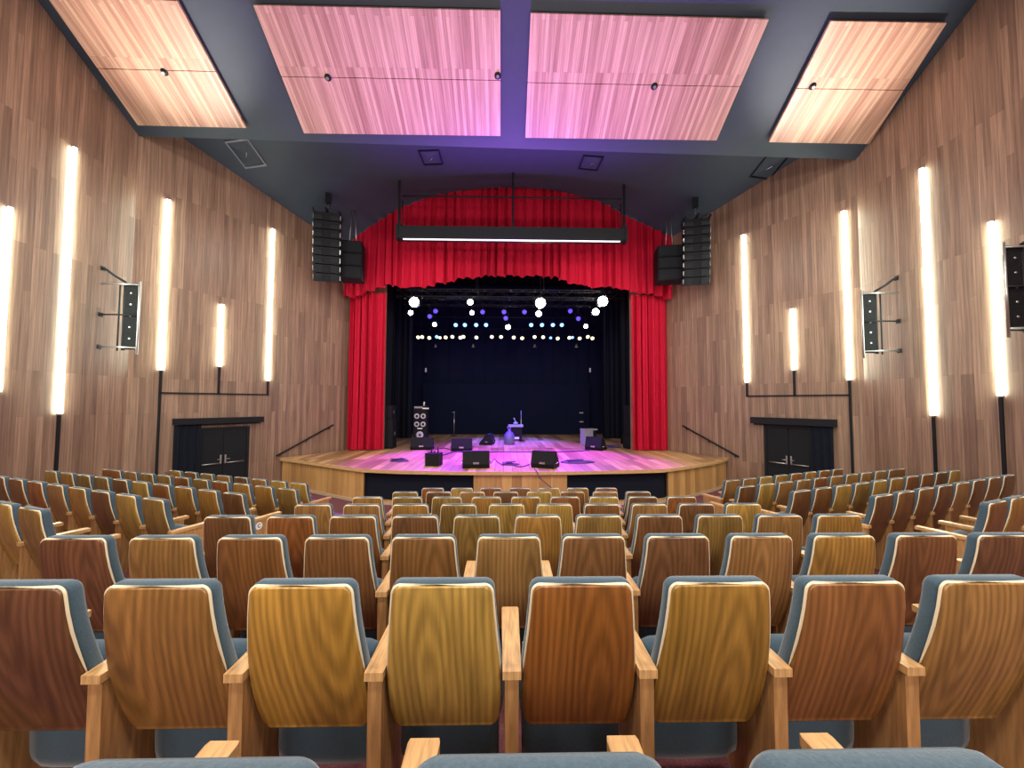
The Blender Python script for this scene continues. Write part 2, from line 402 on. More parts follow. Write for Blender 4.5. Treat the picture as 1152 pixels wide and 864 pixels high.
# ------------------------------------------------------------------ ceiling clouds
def cloud(corners, label, mid=True):
    P = [on_ceiling(px, py, 0.10) for px, py in corners]   # far/near order: top-left, top-right, bottom-right, bottom-left in view
    mb = MB()
    ex = (P[2]-P[3]).normalized(); ey = CN.cross(ex).normalized()
    def uv(p): q = p-P[3]; return (q.dot(ex), q.dot(ey)+2.4*0.5+5)
    for a, b in ((0.0, 0.497), (0.503, 1.0)):
        q = [P[0].lerp(P[3],a), P[1].lerp(P[2],a), P[1].lerp(P[2],b), P[0].lerp(P[3],b)]
        up = [p + CN*0.06 for p in q]
        lo = mb.verts(q); hi = mb.verts(up)
        mb.face(lo, [uv(p) for p in q]); mb.face(hi[::-1], [uv(p) for p in up[::-1]])
        for i in range(4): mb.face([lo[i], lo[(i+1)%4], hi[(i+1)%4], hi[i]], [uv(q[i]), uv(q[(i+1)%4]), uv(up[(i+1)%4]), uv(up[i])])
    root = thing('acoustic_ceiling_panel', label, 'ceiling panel', sum(P, V())/4, group='wooden acoustic panels on the ceiling')
    o = mb.build('wooden_board', M['cloud'], root); o.location = -root.location
    fb = MB(); q = [c.lerp(sum(P,V())/4, 0.06)+CN*0.061 for c in P]; up = [p+CN*0.038 for p in q]
    lo = fb.verts(q); hi = fb.verts(up); fb.face(lo); fb.face(hi[::-1])
    for i in range(4): fb.face([lo[i], lo[(i+1)%4], hi[(i+1)%4], hi[i]])
    f = fb.build('mounting_frame', M['black'], root); f.location = -root.location
cloud([(53,-3),(199,1),(277,144),(155,141)], 'pale wooden ceiling panel nearest the left wall, with a warm bright patch')
cloud([(285,6),(563,12),(563,153),(342,150)], 'large wooden ceiling panel left of the centre gap, violet at its lower right')
cloud([(597,15),(865,22),(806,158),(591,155)], 'large wooden ceiling panel right of the centre gap, violet at its lower left')
cloud([(935,24),(1065,26),(978,162),(865,160)], 'narrow wooden ceiling panel nearest the right wall')
for (px, py, lb) in ((185,81,'leftmost panel'), (369,87,'left half of the large left panel'), (560,85,'right edge of the large left panel'),
                     (736,97,'large right panel'), (914,97,'narrow rightmost panel')):
    p = on_ceiling(px, py, 0.10)
    rt = thing('sprinkler_head', 'small dark sprinkler head set in the '+lb, 'sprinkler', p, group='sprinkler heads in the ceiling panels')
    Mx = V((0,0,1)).rotation_difference(-CN).to_matrix().to_4x4()
    MB().lathe([(0.075,-0.004),(0.075,0.012),(0.05,0.02)], Mx, 14).build('cover_plate', M['black'], rt)
    MB().lathe([(0.02,0.01),(0.02,0.05),(0.035,0.055),(0.03,0.07)], Mx, 10).build('nozzle', M['steel'], rt)

# ceiling diffusers
for i, (px, py) in enumerate(((277,174),(484,179),(665,183),(867,187))):
    p, s, t = on_far_ceiling(px, py)
    a = (far_ceiling(s+.01, t)-far_ceiling(s-.01, t)).normalized()
    b = (far_ceiling(s, t+.02)-far_ceiling(s, t-.02)); 
    n = a.cross(b).normalized()
    if n.z > 0: n = -n
    if abs(s-.5) < .3: a = V((1,0,a.z)).normalized()
    b = n.cross(a).normalized()
    Mx = Matrix((a, b, n)).transposed().to_4x4()
    names = ['leftmost square ceiling vent with a pale frame', 'square ceiling vent left of centre above the screen case',
             'square ceiling vent right of centre above the screen case', 'rightmost square ceiling vent, over the right wall']
    rt = thing('ceiling_vent', names[i], 'ceiling vent', p, group='square ceiling vents')
    h = 0.32; a = a*1.0; Mx = Mx @ Matrix.Diagonal((1,1.4,1,1))
    fm = MB()
    for (lo, hi) in (((-h,-h,0),(h,-h+.035,.04)),((-h,h-.035,0),(h,h,.04)),((-h,-h+.035,0),(-h+.035,h-.035,.04)),((h-.035,-h+.035,0),(h,h-.035,.04))):
        fm.box(lo, hi, Mx)
    fm.build('frame', noisy('vent_frame_paint', (0.2,0.21,0.24), 0.5) if i == 0 else M['black'], rt)
    cm = MB(); k = h-.035
    apex = cm.bm.verts.new(Mx@V((0,0,0.05)))
    c = cm.verts([Mx@V(q) for q in ((-k,-k,-.0),(k,-k,-.0),(k,k,-.0),(-k,k,-.0))])
    k2 = 0.02
    for q in range(4): cm.face([c[q], c[(q+1)%4], apex])
    cm.face(c[::-1])
    cm.build('pyramid_core', M['paint'], rt)
    bm_ = MB(); bm_.tube([Mx@V((-.05,-.05,0.07)), Mx@V((.05,.05,0.07))], 0.012).build('core_stud', M['steel'], rt)

# ------------------------------------------------------------------ wall fittings
nL = V((1,0,0)); nR = V((-1,0,0))
tFL = (EL-kl).normalized(); nFL = V((tFL.y, -tFL.x, 0)).normalized()
tFR = (kr-ER).normalized(); nFR = V((tFR.y, -tFR.x, 0)).normalized()
if nFR.x > 0: nFR = -nFR
WALL = {'L': (V((-WX,0,0)), nL, V((0,1,0))), 'R': (V((WX,0,0)), nR, V((0,-1,0))), 'FL': (kl, nFL, tFL), 'FR': (ER, nFR, tFR)}
def on_wall(wn, px, py, off=0.0):
    p0, n, t = WALL[wn]; return hit_plane(px, py, p0+n*off, n)
def wframe(wn, p):
    _, n, t = WALL[wn]
    return Matrix.Translation(p) @ Matrix((t, n, V((0,0,1)))).transposed().to_4x4()   # x along wall, y out of wall, z up
def strip_light(wn, top, bot, label, tail=None):
    a, b = on_wall(wn, *top), on_wall(wn, *bot)
    c = (a+b)/2; base = V((c.x, c.y, b.z)); L = a.z-b.z
    rt = thing('wall_strip_light', label, 'wall light', base, group='vertical strip lights on the side walls')
    Mx = wframe(wn, V((0,0,0)))
    MB().box((-.034,0.003,-0.03),(.034,.012,L+0.03), Mx).build('backing_channel', M['black'], rt)
    MB().box((-.034,.013,0.0),(.034,.050,L), Mx).build('diffuser', M['tube'], rt)
    MB().box((-.036,.0122,-0.025),(.036,.052,-0.002), Mx).build('end_cap', M['steel'], rt); MB().box((-.036,.0122,L+.002),(.036,.052,L+.025), Mx).build('end_cap', M['steel'], rt)
    return base, L
LS = {}
LS['S1'] = strip_light('L', (80,165), (68,465), 'long white strip light on the near left wall beside the folded bracket')
LS['S0'] = strip_light('L', (5,232), (1,440), 'white strip light cut by the left edge of the photo')
LS['A'] = strip_light('FL', (188,225), (182,416), 'tall strip light on the left wall, farthest from the stage of its trio')
LS['B'] = strip_light('FL', (249,343), (247,412), 'short strip light between two tall ones above the left doors')
LS['C'] = strip_light('FL', (306,258), (302,428), 'tall strip light on the left wall, nearest the stage of its trio')
LS['RC'] = strip_light('FR', (836,265), (841,430), 'tall strip light on the right wall, nearest the stage of its trio')
LS['RB'] = strip_light('FR', (892,348), (893,416), 'short strip light between two tall ones above the right doors')
LS['RA'] = strip_light('FR', (949,238), (956,427), 'tall strip light on the right wall, farthest from the stage of its trio')
LS['RS1'] = strip_light('R', (1038,190), (1051,467), 'longest strip light on the near right wall beside the folded bracket')
LS['RS2'] = strip_light('R', (1117,250), (1126,445), 'rightmost white strip light, between the two right wall brackets')
def channel(wn, segs, label):
    """black cable channel on the wall; segs = list of (p_top, p_bottom) world points"""
    rt = thing('cable_channel', label, 'cable channel', segs[0][0], group='black cable channels below the strip lights')
    mb = MB(); Mx = wframe(wn, V((0,0,0)))
    inv = Mx.inverted()
    for a, b in segs:
        p, q = inv@(a-segs[0][0]), inv@(b-segs[0][0])
        lo = (min(p.x,q.x)-.028, 0.003, min(p.z,q.z)-.02); hi = (max(p.x,q.x)+.028, 0.035, max(p.z,q.z)+.02)
        mb.box(lo, hi, Mx)
    mb.build('duct', M['black_metal'], rt)
def down(b, z): return V((b.x, b.y, z))
zc = on_wall('FL', 240, 443).z
A_, B_, C_ = LS['A'][0], LS['B'][0], LS['C'][0]
channel('FL', [(down(A_, A_.z-.06), down(A_, ZF+.02)), (down(A_, zc), down(C_, zc)), (down(B_,B_.z-.06), down(B_,zc)), (down(C_,C_.z-.06), down(C_,zc))], 'black cable channel branching over the left doors')
zc = on_wall('FR', 900, 445).z
A_, B_, C_ = LS['RA'][0], LS['RB'][0], LS['RC'][0]
channel('FR', [(down(A_, A_.z-.06), down(A_, ZF+.02)), (down(A_, zc), down(C_, zc)), (down(B_,B_.z-.06), down(B_,zc)), (down(C_,C_.z-.06), down(C_,zc))], 'black cable channel branching over the right doors')
for key, wn, lb in (('S1','L','straight black channel under the long strip light on the near left wall'), ('RS1','R','straight black channel under the longest right wall strip light'), ('RS2','R','straight black channel under the rightmost strip light')):
    b = LS[key][0]; channel(wn, [(down(b, b.z-.06), down(b, ZF+.1))], lb)

# folding steel brackets on the near walls
def bracket(wn, s, y, z0, z1, label):
    """s=+1 left wall (sticks out to +x)"""
    rt = thing('wall_bracket', label, 'wall bracket', (-s*WX, y, z0), group='steel brackets on the near walls')
    H = z1-z0; o = 0.86
    MB().tube([(s*o,-.02,-.12),(s*o,-.02,H+.02)], 0.022).build('outer_rod', M['steel'], rt)
    pm = MB()
    pm.box((s*.52 if s>0 else -.80, .0, 0), (s*.80 if s>0 else -.52, .05, H-.02)); 
    pl = pm.build('perforated_plate', noisy('dark_plate_paint', (0.009,0.009,0.011), 0.8, 12, 0.3, spec=0.2), rt, bevel=0.004)
    for k in range(5):
        MB().lathe([(0.02,0),(0.022,0.01),(0.012,0.018)], Matrix.Translation((s*.66, -.0, H*(0.16+.17*k))) @ Matrix.Rotation(R(90),4,'X'), 10).build('bolt', M['steel'], pl)
    MB().tube([(s*.50,.025,-.02),(s*.50,.025,H)], 0.035).build('black_post', M['black_metal'], rt)
    MB().tube([(s*.35,.05,-.03),(s*.35,.05,H-.05)], 0.016).build('inner_rod', M['black_metal'], rt)
    for k, (zz, mm) in enumerate(((0.03,'steel'),(H*.5,'black_metal'),(H-.06,'steel'))):
        MB().tube([(s*.0,-.03,zz+.02),(s*.45,-.035,zz+.02),(s*o,-.02,zz)], 0.018).build('cross_bar', M[mm], rt)
    MB().tube([(s*.0,-.02,H+.32),(s*.08,-.02,H+.30),(s*.25,0,H+.16),(s*.5,.02,H+.01)], 0.026).build('bent_arm', M['black_metal'], rt)
    for zz in (0.05, H*.5+.02, H+.32):
        MB().box((0,-.07,zz-.05),(s*.012,.03,zz+.05)).build('wall_plate', M['black_metal'], rt)
bl = on_wall('L', 112, 392); br_ = on_wall('R', 1011, 392)
yb_ = bl.y
def zat(px, py, x): p = hit_plane(px, py, (x,0,0), (1,0,0)); return p
q0, q1 = at_y(150, 393, yb_), at_y(150, 318, yb_)
bracket('L', 1, yb_, q0.z, q1.z, 'folded steel bracket on the left wall beside the long strip light')
yb2 = br_.y
q0, q1 = at_y(977, 397, yb2), at_y(977, 328, yb2)
bracket('R', -1, yb2, q0.z, q1.z, 'folded steel bracket on the right wall nearer the stage')
q = at_y(1143, 372, 6.5); q2 = at_y(1143, 275, 6.5)
bracket('R', -1, 6.5, q.z, q2.z, 'folded steel bracket cut by the right edge of the photo')

# doors with pelmet and drape
def cloth_sheet(name, x0, x1, ztop, zbot, amp, freq, material, parent, Mx=None, n=120, rows=10, thick=0.02, seed=0, gather=0.0):
    rnd = random.Random(seed); ph = [rnd.uniform(0,6.28) for _ in range(6)]
    mb = MB(); cols = []
    zt = ztop if callable(ztop) else (lambda x: ztop); zb = zbot if callable(zbot) else (lambda x: zbot)
    for i in range(n+1):
        u = i/n; x = x0+(x1-x0)*u; col = []
        wob = freq*x*6.283 + 1.1*math.sin(x*2.1+ph[0]) + 0.7*math.sin(x*5.3+ph[1])
        am = amp*(0.75+0.35*math.sin(x*3.1+ph[2]))
        for j in range(rows+1):
            v = j/rows; k = 0.6+0.4*v
            sw = math.sin(wob+0.35*math.sin(v*3+ph[3]+x)); y = am*k*(1.6*abs(sw)**.7*(1 if sw>0 else -1)*.62) + 0.35*am*math.sin(2.3*wob+ph[4]+v)
            z = zt(x)+(zb(x)-zt(x))*v
            xx = x + gather*am*math.cos(wob)*k
            col.append((xx, y, z))
        cols.append(col)
    for side in (0, 1):
        gg = [[mb.bm.verts.new((Mx@V((p[0],p[1]+side*thick,p[2])) if Mx is not None else V((p[0],p[1]+side*thick,p[2])))) for p in c] for c in cols]
        for i in range(n):
            for j in range(rows):
                f = [gg[i][j], gg[i+1][j], gg[i+1][j+1], gg[i][j+1]]
                mb.face(f if side == 0 else f[::-1], smooth=True)
    return mb.build(name, material, parent)
def doorway(wn, n, leaf_px, split_px, drape_px, head_px, ytop, yhead, side):
    a, b = on_wall(wn, leaf_px[0], ytop), on_wall(wn, leaf_px[1], ytop)
    Mx0 = wframe(wn, V((a.x, a.y, ZF))); inv = Mx0.inverted()
    la, lb = 0.0, (inv@b).x
    if lb < la: la, lb = lb, la
    top = a.z*.5+b.z*.5-ZF
    word = 'left' if n == 1 else 'right'
    rt = thing('door_%d' % n, 'black double doors in the %s wall' % word, None, (a.x, a.y, ZF)); struct(rt)
    Mr = Matrix((Mx0.col[0][:3], Mx0.col[1][:3], Mx0.col[2][:3])).transposed().to_4x4()
    mid = (la+lb)/2
    for (x0, x1) in ((la+.03, mid-.006), (mid+.006, lb-.03)):
        leaf = MB().box((x0, .004, .0), (x1, .045, top-.03), Mr).build('door_leaf', M['black'], rt, bevel=0.003)
        c = (x0+x1)/2
        pb = MB(); pb.tube([Mr@V((c-.22,.09,.97)), Mr@V((c+.22,.09,.97))], 0.016)
        for e in (-.2,.2): pb.tube([Mr@V((c+e,.045,.97)), Mr@V((c+e,.09,.97))], 0.012)
        pb.build('push_bar', M['steel'], leaf)
        hx = mid + (0.06 if c > mid else -0.06)
        hm = MB(); hm.box((hx-.02,.0455,.95),(hx+.02,.055,1.2), Mr); hm.tube([Mr@V((hx,.055,1.08)), Mr@V((hx,.1,1.08)), Mr@V((hx+(.1 if c>mid else -.1),.1,1.08))], 0.012)
        hm.build('door_handle', M['steel'], leaf)
    fr = MB(); fr.box((la-.05,.002,0),(la+.025,.06,top+.02),Mr); fr.box((lb-.025,.002,0),(lb+.05,.06,top+.02),Mr); fr.box((la+.025,.002,top-.025),(lb-.025,.06,top+.02),Mr)
    fr.build('door_frame', M['black_metal'], rt)
    # pelmet
    h0, h1 = inv@on_wall(wn, head_px[0], yhead[0]), inv@on_wall(wn, head_px[1], yhead[0])
    hx0, hx1 = min(h0.x,h1.x), max(h0.x,h1.x); zt = h0.z
    zb = (inv@on_wall(wn, head_px[0], yhead[1])).z
    pel = thing('curtain_pelmet', 'long black pelmet box over the %s doors' % word, 'pelmet', (a.x, a.y, ZF), group='black pelmets over the doors')
    MB().box((hx0,.0,zb),(hx1,.22,zt),Mr).build('fascia_box', M['black'], pel, bevel=0.006)
    MB().tube([Mr@V((hx0+.05,.12,zb-.02)), Mr@V((hx1-.05,.12,zb-.02))], 0.015).build('curtain_track', M['black_metal'], pel)
    d0, d1 = (inv@on_wall(wn, drape_px[0], 500)).x, (inv@on_wall(wn, drape_px[1], 500)).x
    d0, d1 = min(d0,d1), max(d0,d1)
    dr = cloth_sheet('door_drape', d0, d1, zb-.01, .03, .035, 6, M['black_cloth'], None, Mr @ Matrix.Translation((0,.13,0)), n=70, seed=n)
    dr.location = (a.x, a.y, ZF)
    tag(dr, 'black drape drawn aside at the %s doors' % word, 'curtain', 'black drapes at the doors')
doorway('FL', 1, (222,278), 250, (193,223), (194,293), 481, (471,478), -1)
doorway('FR', 2, (862,915), 890, (915,940), (848,942), 480, (469,476), 1)
# handrails
for wn, p, q, word in (('FL',(311,513),(375,478),'left'), ('FR',(831,514),(768,479),'right')):
    a, b = on_wall(wn, *p, off=.07), on_wall(wn, *q, off=.07)
    rt = thing('handrail', 'black sloping handrail on the %s wall beside the stage' % word, 'handrail', a, group='handrails up to the stage')
    MB().tube([V(), b-a], 0.028, 10).build('rail', M['black_metal'], rt)
    for t in (0.06, 0.5, 0.93):
        c = (b-a)*t; n = WALL[wn][1]
        MB().tube([c-V((0,0,.02)), c-V((0,0,.07)), c-V((0,0,.08))-n*.066], 0.014).build('rail_bracket', M['black_metal'], rt)

# ------------------------------------------------------------------ stage
FRONT = []
for px, py in ((316,515),(340,518.2),(372,522.6),(407,527.4),(450,529.2),(510,530.3),(572,530.6),(636,530.2),(700,529),(745,527.8),(775,524),(806,518.6),(830,515)):
    p = at_z(px, py, ZS); FRONT.append((p.x, p.y))
def clampwall(x, y):   # keep the corners just inside the splayed walls
    if x < 0:
        wx = kl.x+(EL.x-kl.x)*(y-kl.y)/(EL.y-kl.y); return (max(x, wx+.02), y)
    wx = kr.x+(ER.x-kr.x)*(y-kr.y)/(ER.y-kr.y); return (min(x, wx-.02), y)
FRONT = [clampwall(*p) for p in FRONT]
BACKY = 23.8
mb = MB()
out = FRONT + [(ER.x-.02,14.95),(6.3,15.0),(6.3,15.3),(8,15.4),(8,BACKY),(-8,BACKY),(-8,15.4),(-6.0,15.3),(-6.0,15.0),(EL.x+.02,14.95)]
top = mb.verts([(x,y,ZS) for x,y in out]); mb.face(top, [(x,y) for x,y in out])
st = struct(mb.build('stage_floor', M['stage_floor']))
def fascia_seg(i0, t0, i1, t1): pass
cum = [0]
for a, b in zip(FRONT, FRONT[1:]): cum.append(cum[-1]+math.hypot(b[0]-a[0], b[1]-a[1]))
def fpt(s):
    for i in range(len(FRONT)-1):
        if s <= cum[i+1]+1e-9:
            t = (s-cum[i])/(cum[i+1]-cum[i]); a, b = FRONT[i], FRONT[i+1]
            return (a[0]+(b[0]-a[0])*t, a[1]+(b[1]-a[1])*t)
    return FRONT[-1]
def s_of_x(x):
    lo, hi = 0, cum[-1]
    for _ in range(40):
        m_ = (lo+hi)/2
        if fpt(m_)[0] < x: lo = m_
        else: hi = m_
    return lo
def fband(mb, s0, s1, z0, z1, inset=0.05, step=0.3, thick=0.06):
    n = max(1, int((s1-s0)/step))
    ss = [s0+(s1-s0)*i/n for i in range(n+1)]
    P = []
    for s in ss:
        a, b = fpt(max(0, s-.05)), fpt(min(cum[-1], s+.05)); d = V((b[0]-a[0], b[1]-a[1], 0)).normalized(); nn = V((-d.y, d.x, 0))
        c = fpt(s); P.append((V((c[0], c[1], 0)), nn))
    for (p, n1), (q, n2), sa, sb in zip(P, P[1:], ss, ss[1:]):
        A = p+n1*inset; B = q+n2*inset; C = p+n1*(inset+thick); D = q+n2*(inset+thick)
        def f(pts, uv=True):
            mb.quad(pts, [(sa if (x-A).length < (x-B).length else sb, x.z+5) for x in [V(t) for t in pts]])
        up = lambda v, z: V((v.x, v.y, z))
        mb.quad([up(A,z0), up(B,z0), up(B,z1), up(A,z1)], [(sa,z0+5),(sb,z0+5),(sb,z1+5),(sa,z1+5)])
        mb.quad([up(A,z1), up(B,z1), up(D,z1), up(C,z1)], [(sa,z1+5),(sb,z1+5),(sb,z1+5.05),(sa,z1+5.05)])
        mb.quad([up(A,z0), up(B,z0), up(D,z0), up(C,z0)], [(sa,z0+5),(sb,z0+5),(sb,z0+5.05),(sa,z0+5.05)])
    for (p, n1), sgn in ((P[0], 1), (P[-1], -1)):
        A = p+n1*inset; C = p+n1*(inset+thick)
        mb.quad([(A.x,A.y,z0),(C.x,C.y,z0),(C.x,C.y,z1),(A.x,A.y,z1)])
zt0 = ZS-.09
xo = [at_z(px, 527.5, ZS).x for px in (408, 534, 636, 755)]
so = [s_of_x(x) for x in xo]
mb = MB()
fband(mb, 0, so[0], ZF, zt0); fband(mb, so[1], so[2], ZF, zt0); fband(mb, so[3], cum[-1], ZF, zt0)
for a, b in ((so[0], so[1]), (so[2], so[3])): fband(mb, a, b, ZF, ZF+.12)
struct(mb.build('stage_front', M['stage_face']))
mb = MB(); fband(mb, 0, cum[-1], ZS-.09, ZS-.001, inset=-0.03, step=0.2, thick=.1); struct(mb.build('trim_1', M['nosing']))
for (a, b), lb in (((so[0], so[1]), 'left'), ((so[2], so[3]), 'right')):
    mb = MB(); fband(mb, a, b, ZF+.12, zt0, inset=.14, thick=.02)
    o = mb.build('stage_front_panel', M['black_cloth']); tag(o, 'black cloth panel set in the stage front, %s of its middle' % lb, 'panel', 'black panels in the stage front')
mb = MB(); fband(mb, 0, cum[-1], ZF+.0, ZF+.08, inset=.03, thick=.02); struct(mb.build('baseboard_stage', noisy('pale_skirting', (0.5,0.36,0.24), 0.5)))

# stage house
mb = MB()
mb.quad([(-8,15.4,-1),(-8,BACKY,-1),(-8,BACKY,10),(-8,15.4,10)]); mb.quad([(8,15.4,-1),(8,BACKY,-1),(8,BACKY,10),(8,15.4,10)])
mb.quad([(-8,BACKY,-1),(8,BACKY,-1),(8,BACKY,10),(-8,BACKY,10)]); struct(mb.build('wall_stage', M['black_cloth']))
mb = MB(); mb.quad([(-8,15.02,10),(8,15.02,10),(8,BACKY,10),(-8,BACKY,10)]); struct(mb.build('ceiling_stage', M['black_cloth']))
# backdrop and legs
o = cloth_sheet('backdrop', -5.9, 6.2, 8.6, ZS+.02, .04, 1.4, M['navy_cloth'], None, Matrix.Translation((0,23.2,0)), n=160, seed=5)
tag(o, 'wide dark navy backdrop hanging across the back of the stage', 'curtain')
pb = at_y(480, 433, 22.9)
ob = MB().box((at_y(474,433,22.9).x, 22.85, pb.z-.03), (at_y(664,433,22.9).x, 22.95, pb.z+.03)); 
o = ob.build('low_screen', M['black_cloth']); 
bpy.data.objects.remove(o)
# black masking flat low across the back
fl = thing('masking_screen', 'low black screen standing before the navy backdrop', 'screen', (0.1, 22.8, ZS))
xl, xr = at_y(476,433,22.8).x-.1, at_y(663,433,22.8).x-.1; zt = at_y(570,433,22.8).z-ZS
MB().box((xl,0,.04),(xr,.06,zt)).build('cloth_face', M['navy_cloth'], fl)
MB().box((xl-.04,-.01,zt),(xr+.04,.07,zt+.07)).build('top_rail', M['navy_cloth'], fl)
MB().box((xl,-.2,0),(xr,.26,.04)).build('foot', M['black'], fl)
for px, lb in ((478,'left'),(665,'right')):
    p = at_y(px, 416, 22.7)
    o = MB().box((-.045,-.01,-.12),(.045,.01,.12)).build('marker_tag', M['white']); o.location = (p.x, 22.98, p.z)
    tag(o, 'small white tag hanging high at the %s side of the backdrop' % lb, 'tag', 'white tags on the backdrop')
for (x0, x1, y, lb) in ((-6.6,-4.75,17.4,'front left'),(-6.6,-4.65,20.2,'rear left'),(5.05,6.9,17.4,'front right'),(4.95,6.9,20.2,'rear right')):
    o = cloth_sheet('stage_leg_curtain', x0, x1, 8.9, ZS+.02, .09, 3.2, M['black_cloth'], None, Matrix.Translation((0,y,0)), n=110, seed=int(y*3+x0), gather=.4)
    tag(o, 'black side drape at the wings, %s' % lb, 'curtain', 'black side drapes of the stage')
# red curtains
for (pa, pb_, lb, sd) in ((391.5,432.5,'left',11), (711.5,751.5,'right',12)):
    x0, x1 = at_y(pa, 450, 15.15).x, at_y(pb_, 450, 15.15).x
    zt = arc_z(max(ARC[0][0], min(ARC[-1][0], (x0+x1)/2)))-.7
    o = cloth_sheet('red_curtain', x0, x1, 5.9, ZS+.03, .12, 3.6, M['red'], None, Matrix.Translation((0,15.17,0)), n=170, seed=sd, gather=.35)
    tag(o, 'tall red velvet curtain gathered at the %s side of the stage' % lb, 'curtain', 'red stage curtains')
HEM = []
for px, py in ((385,334),(403,333),(418,327),(432,322),(452,323),(473,323),(498,319),(517,314),(548,311),(570,310.5),(612,311),(625,313),(646,319),(667,323),(692,323.5),(709,328),(730,331),(757,337)):
    p = at_y(px, py, 14.85); HEM.append((p.x, p.z))
xa, xb = HEM[0][0], HEM[-1][0]
o = cloth_sheet('valance_curtain', xa, xb, lambda x: arc_z(x)-.012 if ARC[0][0] < x < ARC[-1][0] else ARC[0][1]-.02,
                lambda x: smooth_interp(HEM, x)+.03*math.sin(x*7)+.02*math.sin(x*17), .12, 3.0, M['red'], None, Matrix.Translation((0,14.86,0)), n=620, rows=14, seed=3, gather=.3)
tag(o, 'red velvet valance with an arched top and scalloped hem above the stage', 'curtain')

# ------------------------------------------------------------------ screen case under the ceiling
YC = 13.5
a = at_y(448, 256, YC); b = at_y(703, 259, YC); a2 = at_y(448, 270, YC)
hgt = a.z-a2.z
zc0 = (a.z+b.z)/2
cs = thing('screen_case', 'long black screen case hung under the ceiling with a pale reflection on its lower edge', 'screen case', ((a.x+b.x)/2, YC, zc0-hgt))
hw = (b.x-a.x)/2
MB().prism([(-.16,0.03),(-.12,0),(.14,0),(.16,.04),(.16,hgt),(-.16,hgt)], -hw, hw).build('housing', M['black_metal'], cs)
MB().box((-hw+.2,-.13,-.02),(hw-.2,-.06,.004)).build('lower_edge_reflection', M['case_reflection'], cs)  # glowing strip stands in for a reflection, not a lamp
for sx in (-1, 1):
    MB().box((sx*hw-.04,-.19,-.02),(sx*hw+.04,.19,hgt+.03)).build('end_bracket', M['black_metal'], cs, bevel=.005)
zr_ = hgt + (1.75+8.0-zc0)*0
for k, xx in ((0,-hw+.02),(1,0.02),(2,hw-.02)):
    X = cs.location.x+xx
    ss = (X-(-WX+(EL.x+WX)*.7))/( (WX+(ER.x-WX)*.7)-(-WX+(EL.x+WX)*.7))
    tt = (YC-KL)/(CURT-KL)
    xl_ = -WX+(EL.x+WX)*tt; xr__ = WX+(ER.x-WX)*tt
    zz = far_ceiling((X-xl_)/(xr__-xl_), tt).z
    H = zz-cs.location.z
    hm = MB(); hm.box((xx-.035,-.03,hgt-.0),(xx+.035,.03,H))
    if k != 1: hm.box((xx-.09,-.05,hgt-.02),(xx+.09,.05,hgt+.12)); hm.tube([(xx+.12*(1 if k==0 else -1),0,hgt),(xx+.12*(1 if k==0 else -1),0,H-.7)], .02)
    hm.build('hanger', M['black_metal'], cs)
zpipe = at_y(575, 221, YC).z-cs.location.z
MB().tube([(-hw+.1,.06,zpipe),(hw-.1,.06,zpipe)], .03).build('cross_pipe', M['black_metal'], cs)

# ------------------------------------------------------------------ loudspeakers above the stage
def ceil_z(x, y):
    tt = (y-KL)/(CURT-KL); x0 = -WX+(EL.x+WX)*tt; x1 = WX+(ER.x-WX)*tt
    return far_ceiling(min(1,max(0,(x-x0)/(x1-x0))), tt).z
def line_array(px0, px1, pyt, pyb, y, yaw, label):
    c = at_y((px0+px1)/2, pyb, y); t = at_y((px0+px1)/2, pyt, y)
    rt = thing('line_array', label, 'loudspeaker', (c.x, y, c.z), rotz=yaw, group='hanging line arrays')
    H = t.z-c.z; n = 8; w_ = .40; h = H/n*0.94
    zc = H; yy = 0; ang = 0
    for i in range(n):
        ang = R(1 + i*1.6)
        Mx = Matrix.Translation((0, yy, zc)) @ Matrix.Rotation(ang, 4, 'X')
        b_ = MB()
        prof = [(-.22,-h),(-.22,-.004),(.26,-.02),(.26,-h+.02)]
        b_.prism(prof, -w_, w_, Mx)
        bx = b_.build('speaker_box', M['cabinet'], rt)
        gm = MB()
        for (x0, x1, d) in ((-w_+.03,-.13,0),(-.12,.12,.03),(.13,w_-.03,0)):
            gm.prism([(-.225+d,-h+.02),(-.245+d,-h/2),(-.225+d,-.02),(-.2+d,-.02),(-.2+d,-h+.02)], x0, x1, Mx)
        gm.build('front_grille', M['grille'], bx)
        for sx in (-1, 1):
            MB().box((sx*(w_+.012)-.012,-.16,-h*.75),(sx*(w_+.012)+.012,-.12,-h*.2), Mx).build('rigging_link', M['steel'], bx)
        d = Mx.to_3x3() @ V((0,0,-1)); zc += d.z*H/n; yy += d.y*H/n
    fr = MB(); fr.box((-w_-.02,-.35,H+.0),(-w_+.04,.35,H+.06)); fr.box((w_-.04,-.35,H+.0),(w_+.02,.35,H+.06)); fr.box((-w_,-.05,H+.0),(w_,.05,H+.05))
    fr.box((-.04,-.4,H+.05),(.04,.35,H+.1)); fr.build('flying_frame', M['black_metal'], rt)
    cz = ceil_z(c.x, y)-c.z
    ch = MB(); zz = H+.1; k = 0
    while zz < cz-.3:
        ch.tube([(-.02 if k%2 else 0, 0 if k%2 else -.02, zz),(.02 if k%2 else 0, 0 if k%2 else .02, zz+.02),(.02 if k%2 else 0, 0 if k%2 else .02, zz+.07),(-.02 if k%2 else 0, 0 if k%2 else -.02, zz+.09)], .012, 5)
        zz += .08; k += 1
    ch.build('hoist_chain', M['steel'], rt)
    MB().box((-.08,-.08,cz-.34),(.08,.08,cz-.0)).build('chain_hoist', M['black_metal'], rt, bevel=.02)
line_array(353, 381, 242, 316, 13.2, R(14), 'tall hanging line array of black loudspeakers left of the stage')
line_array(769, 799, 249, 320, 13.2, R(-14), 'tall hanging line array of black loudspeakers right of the stage')
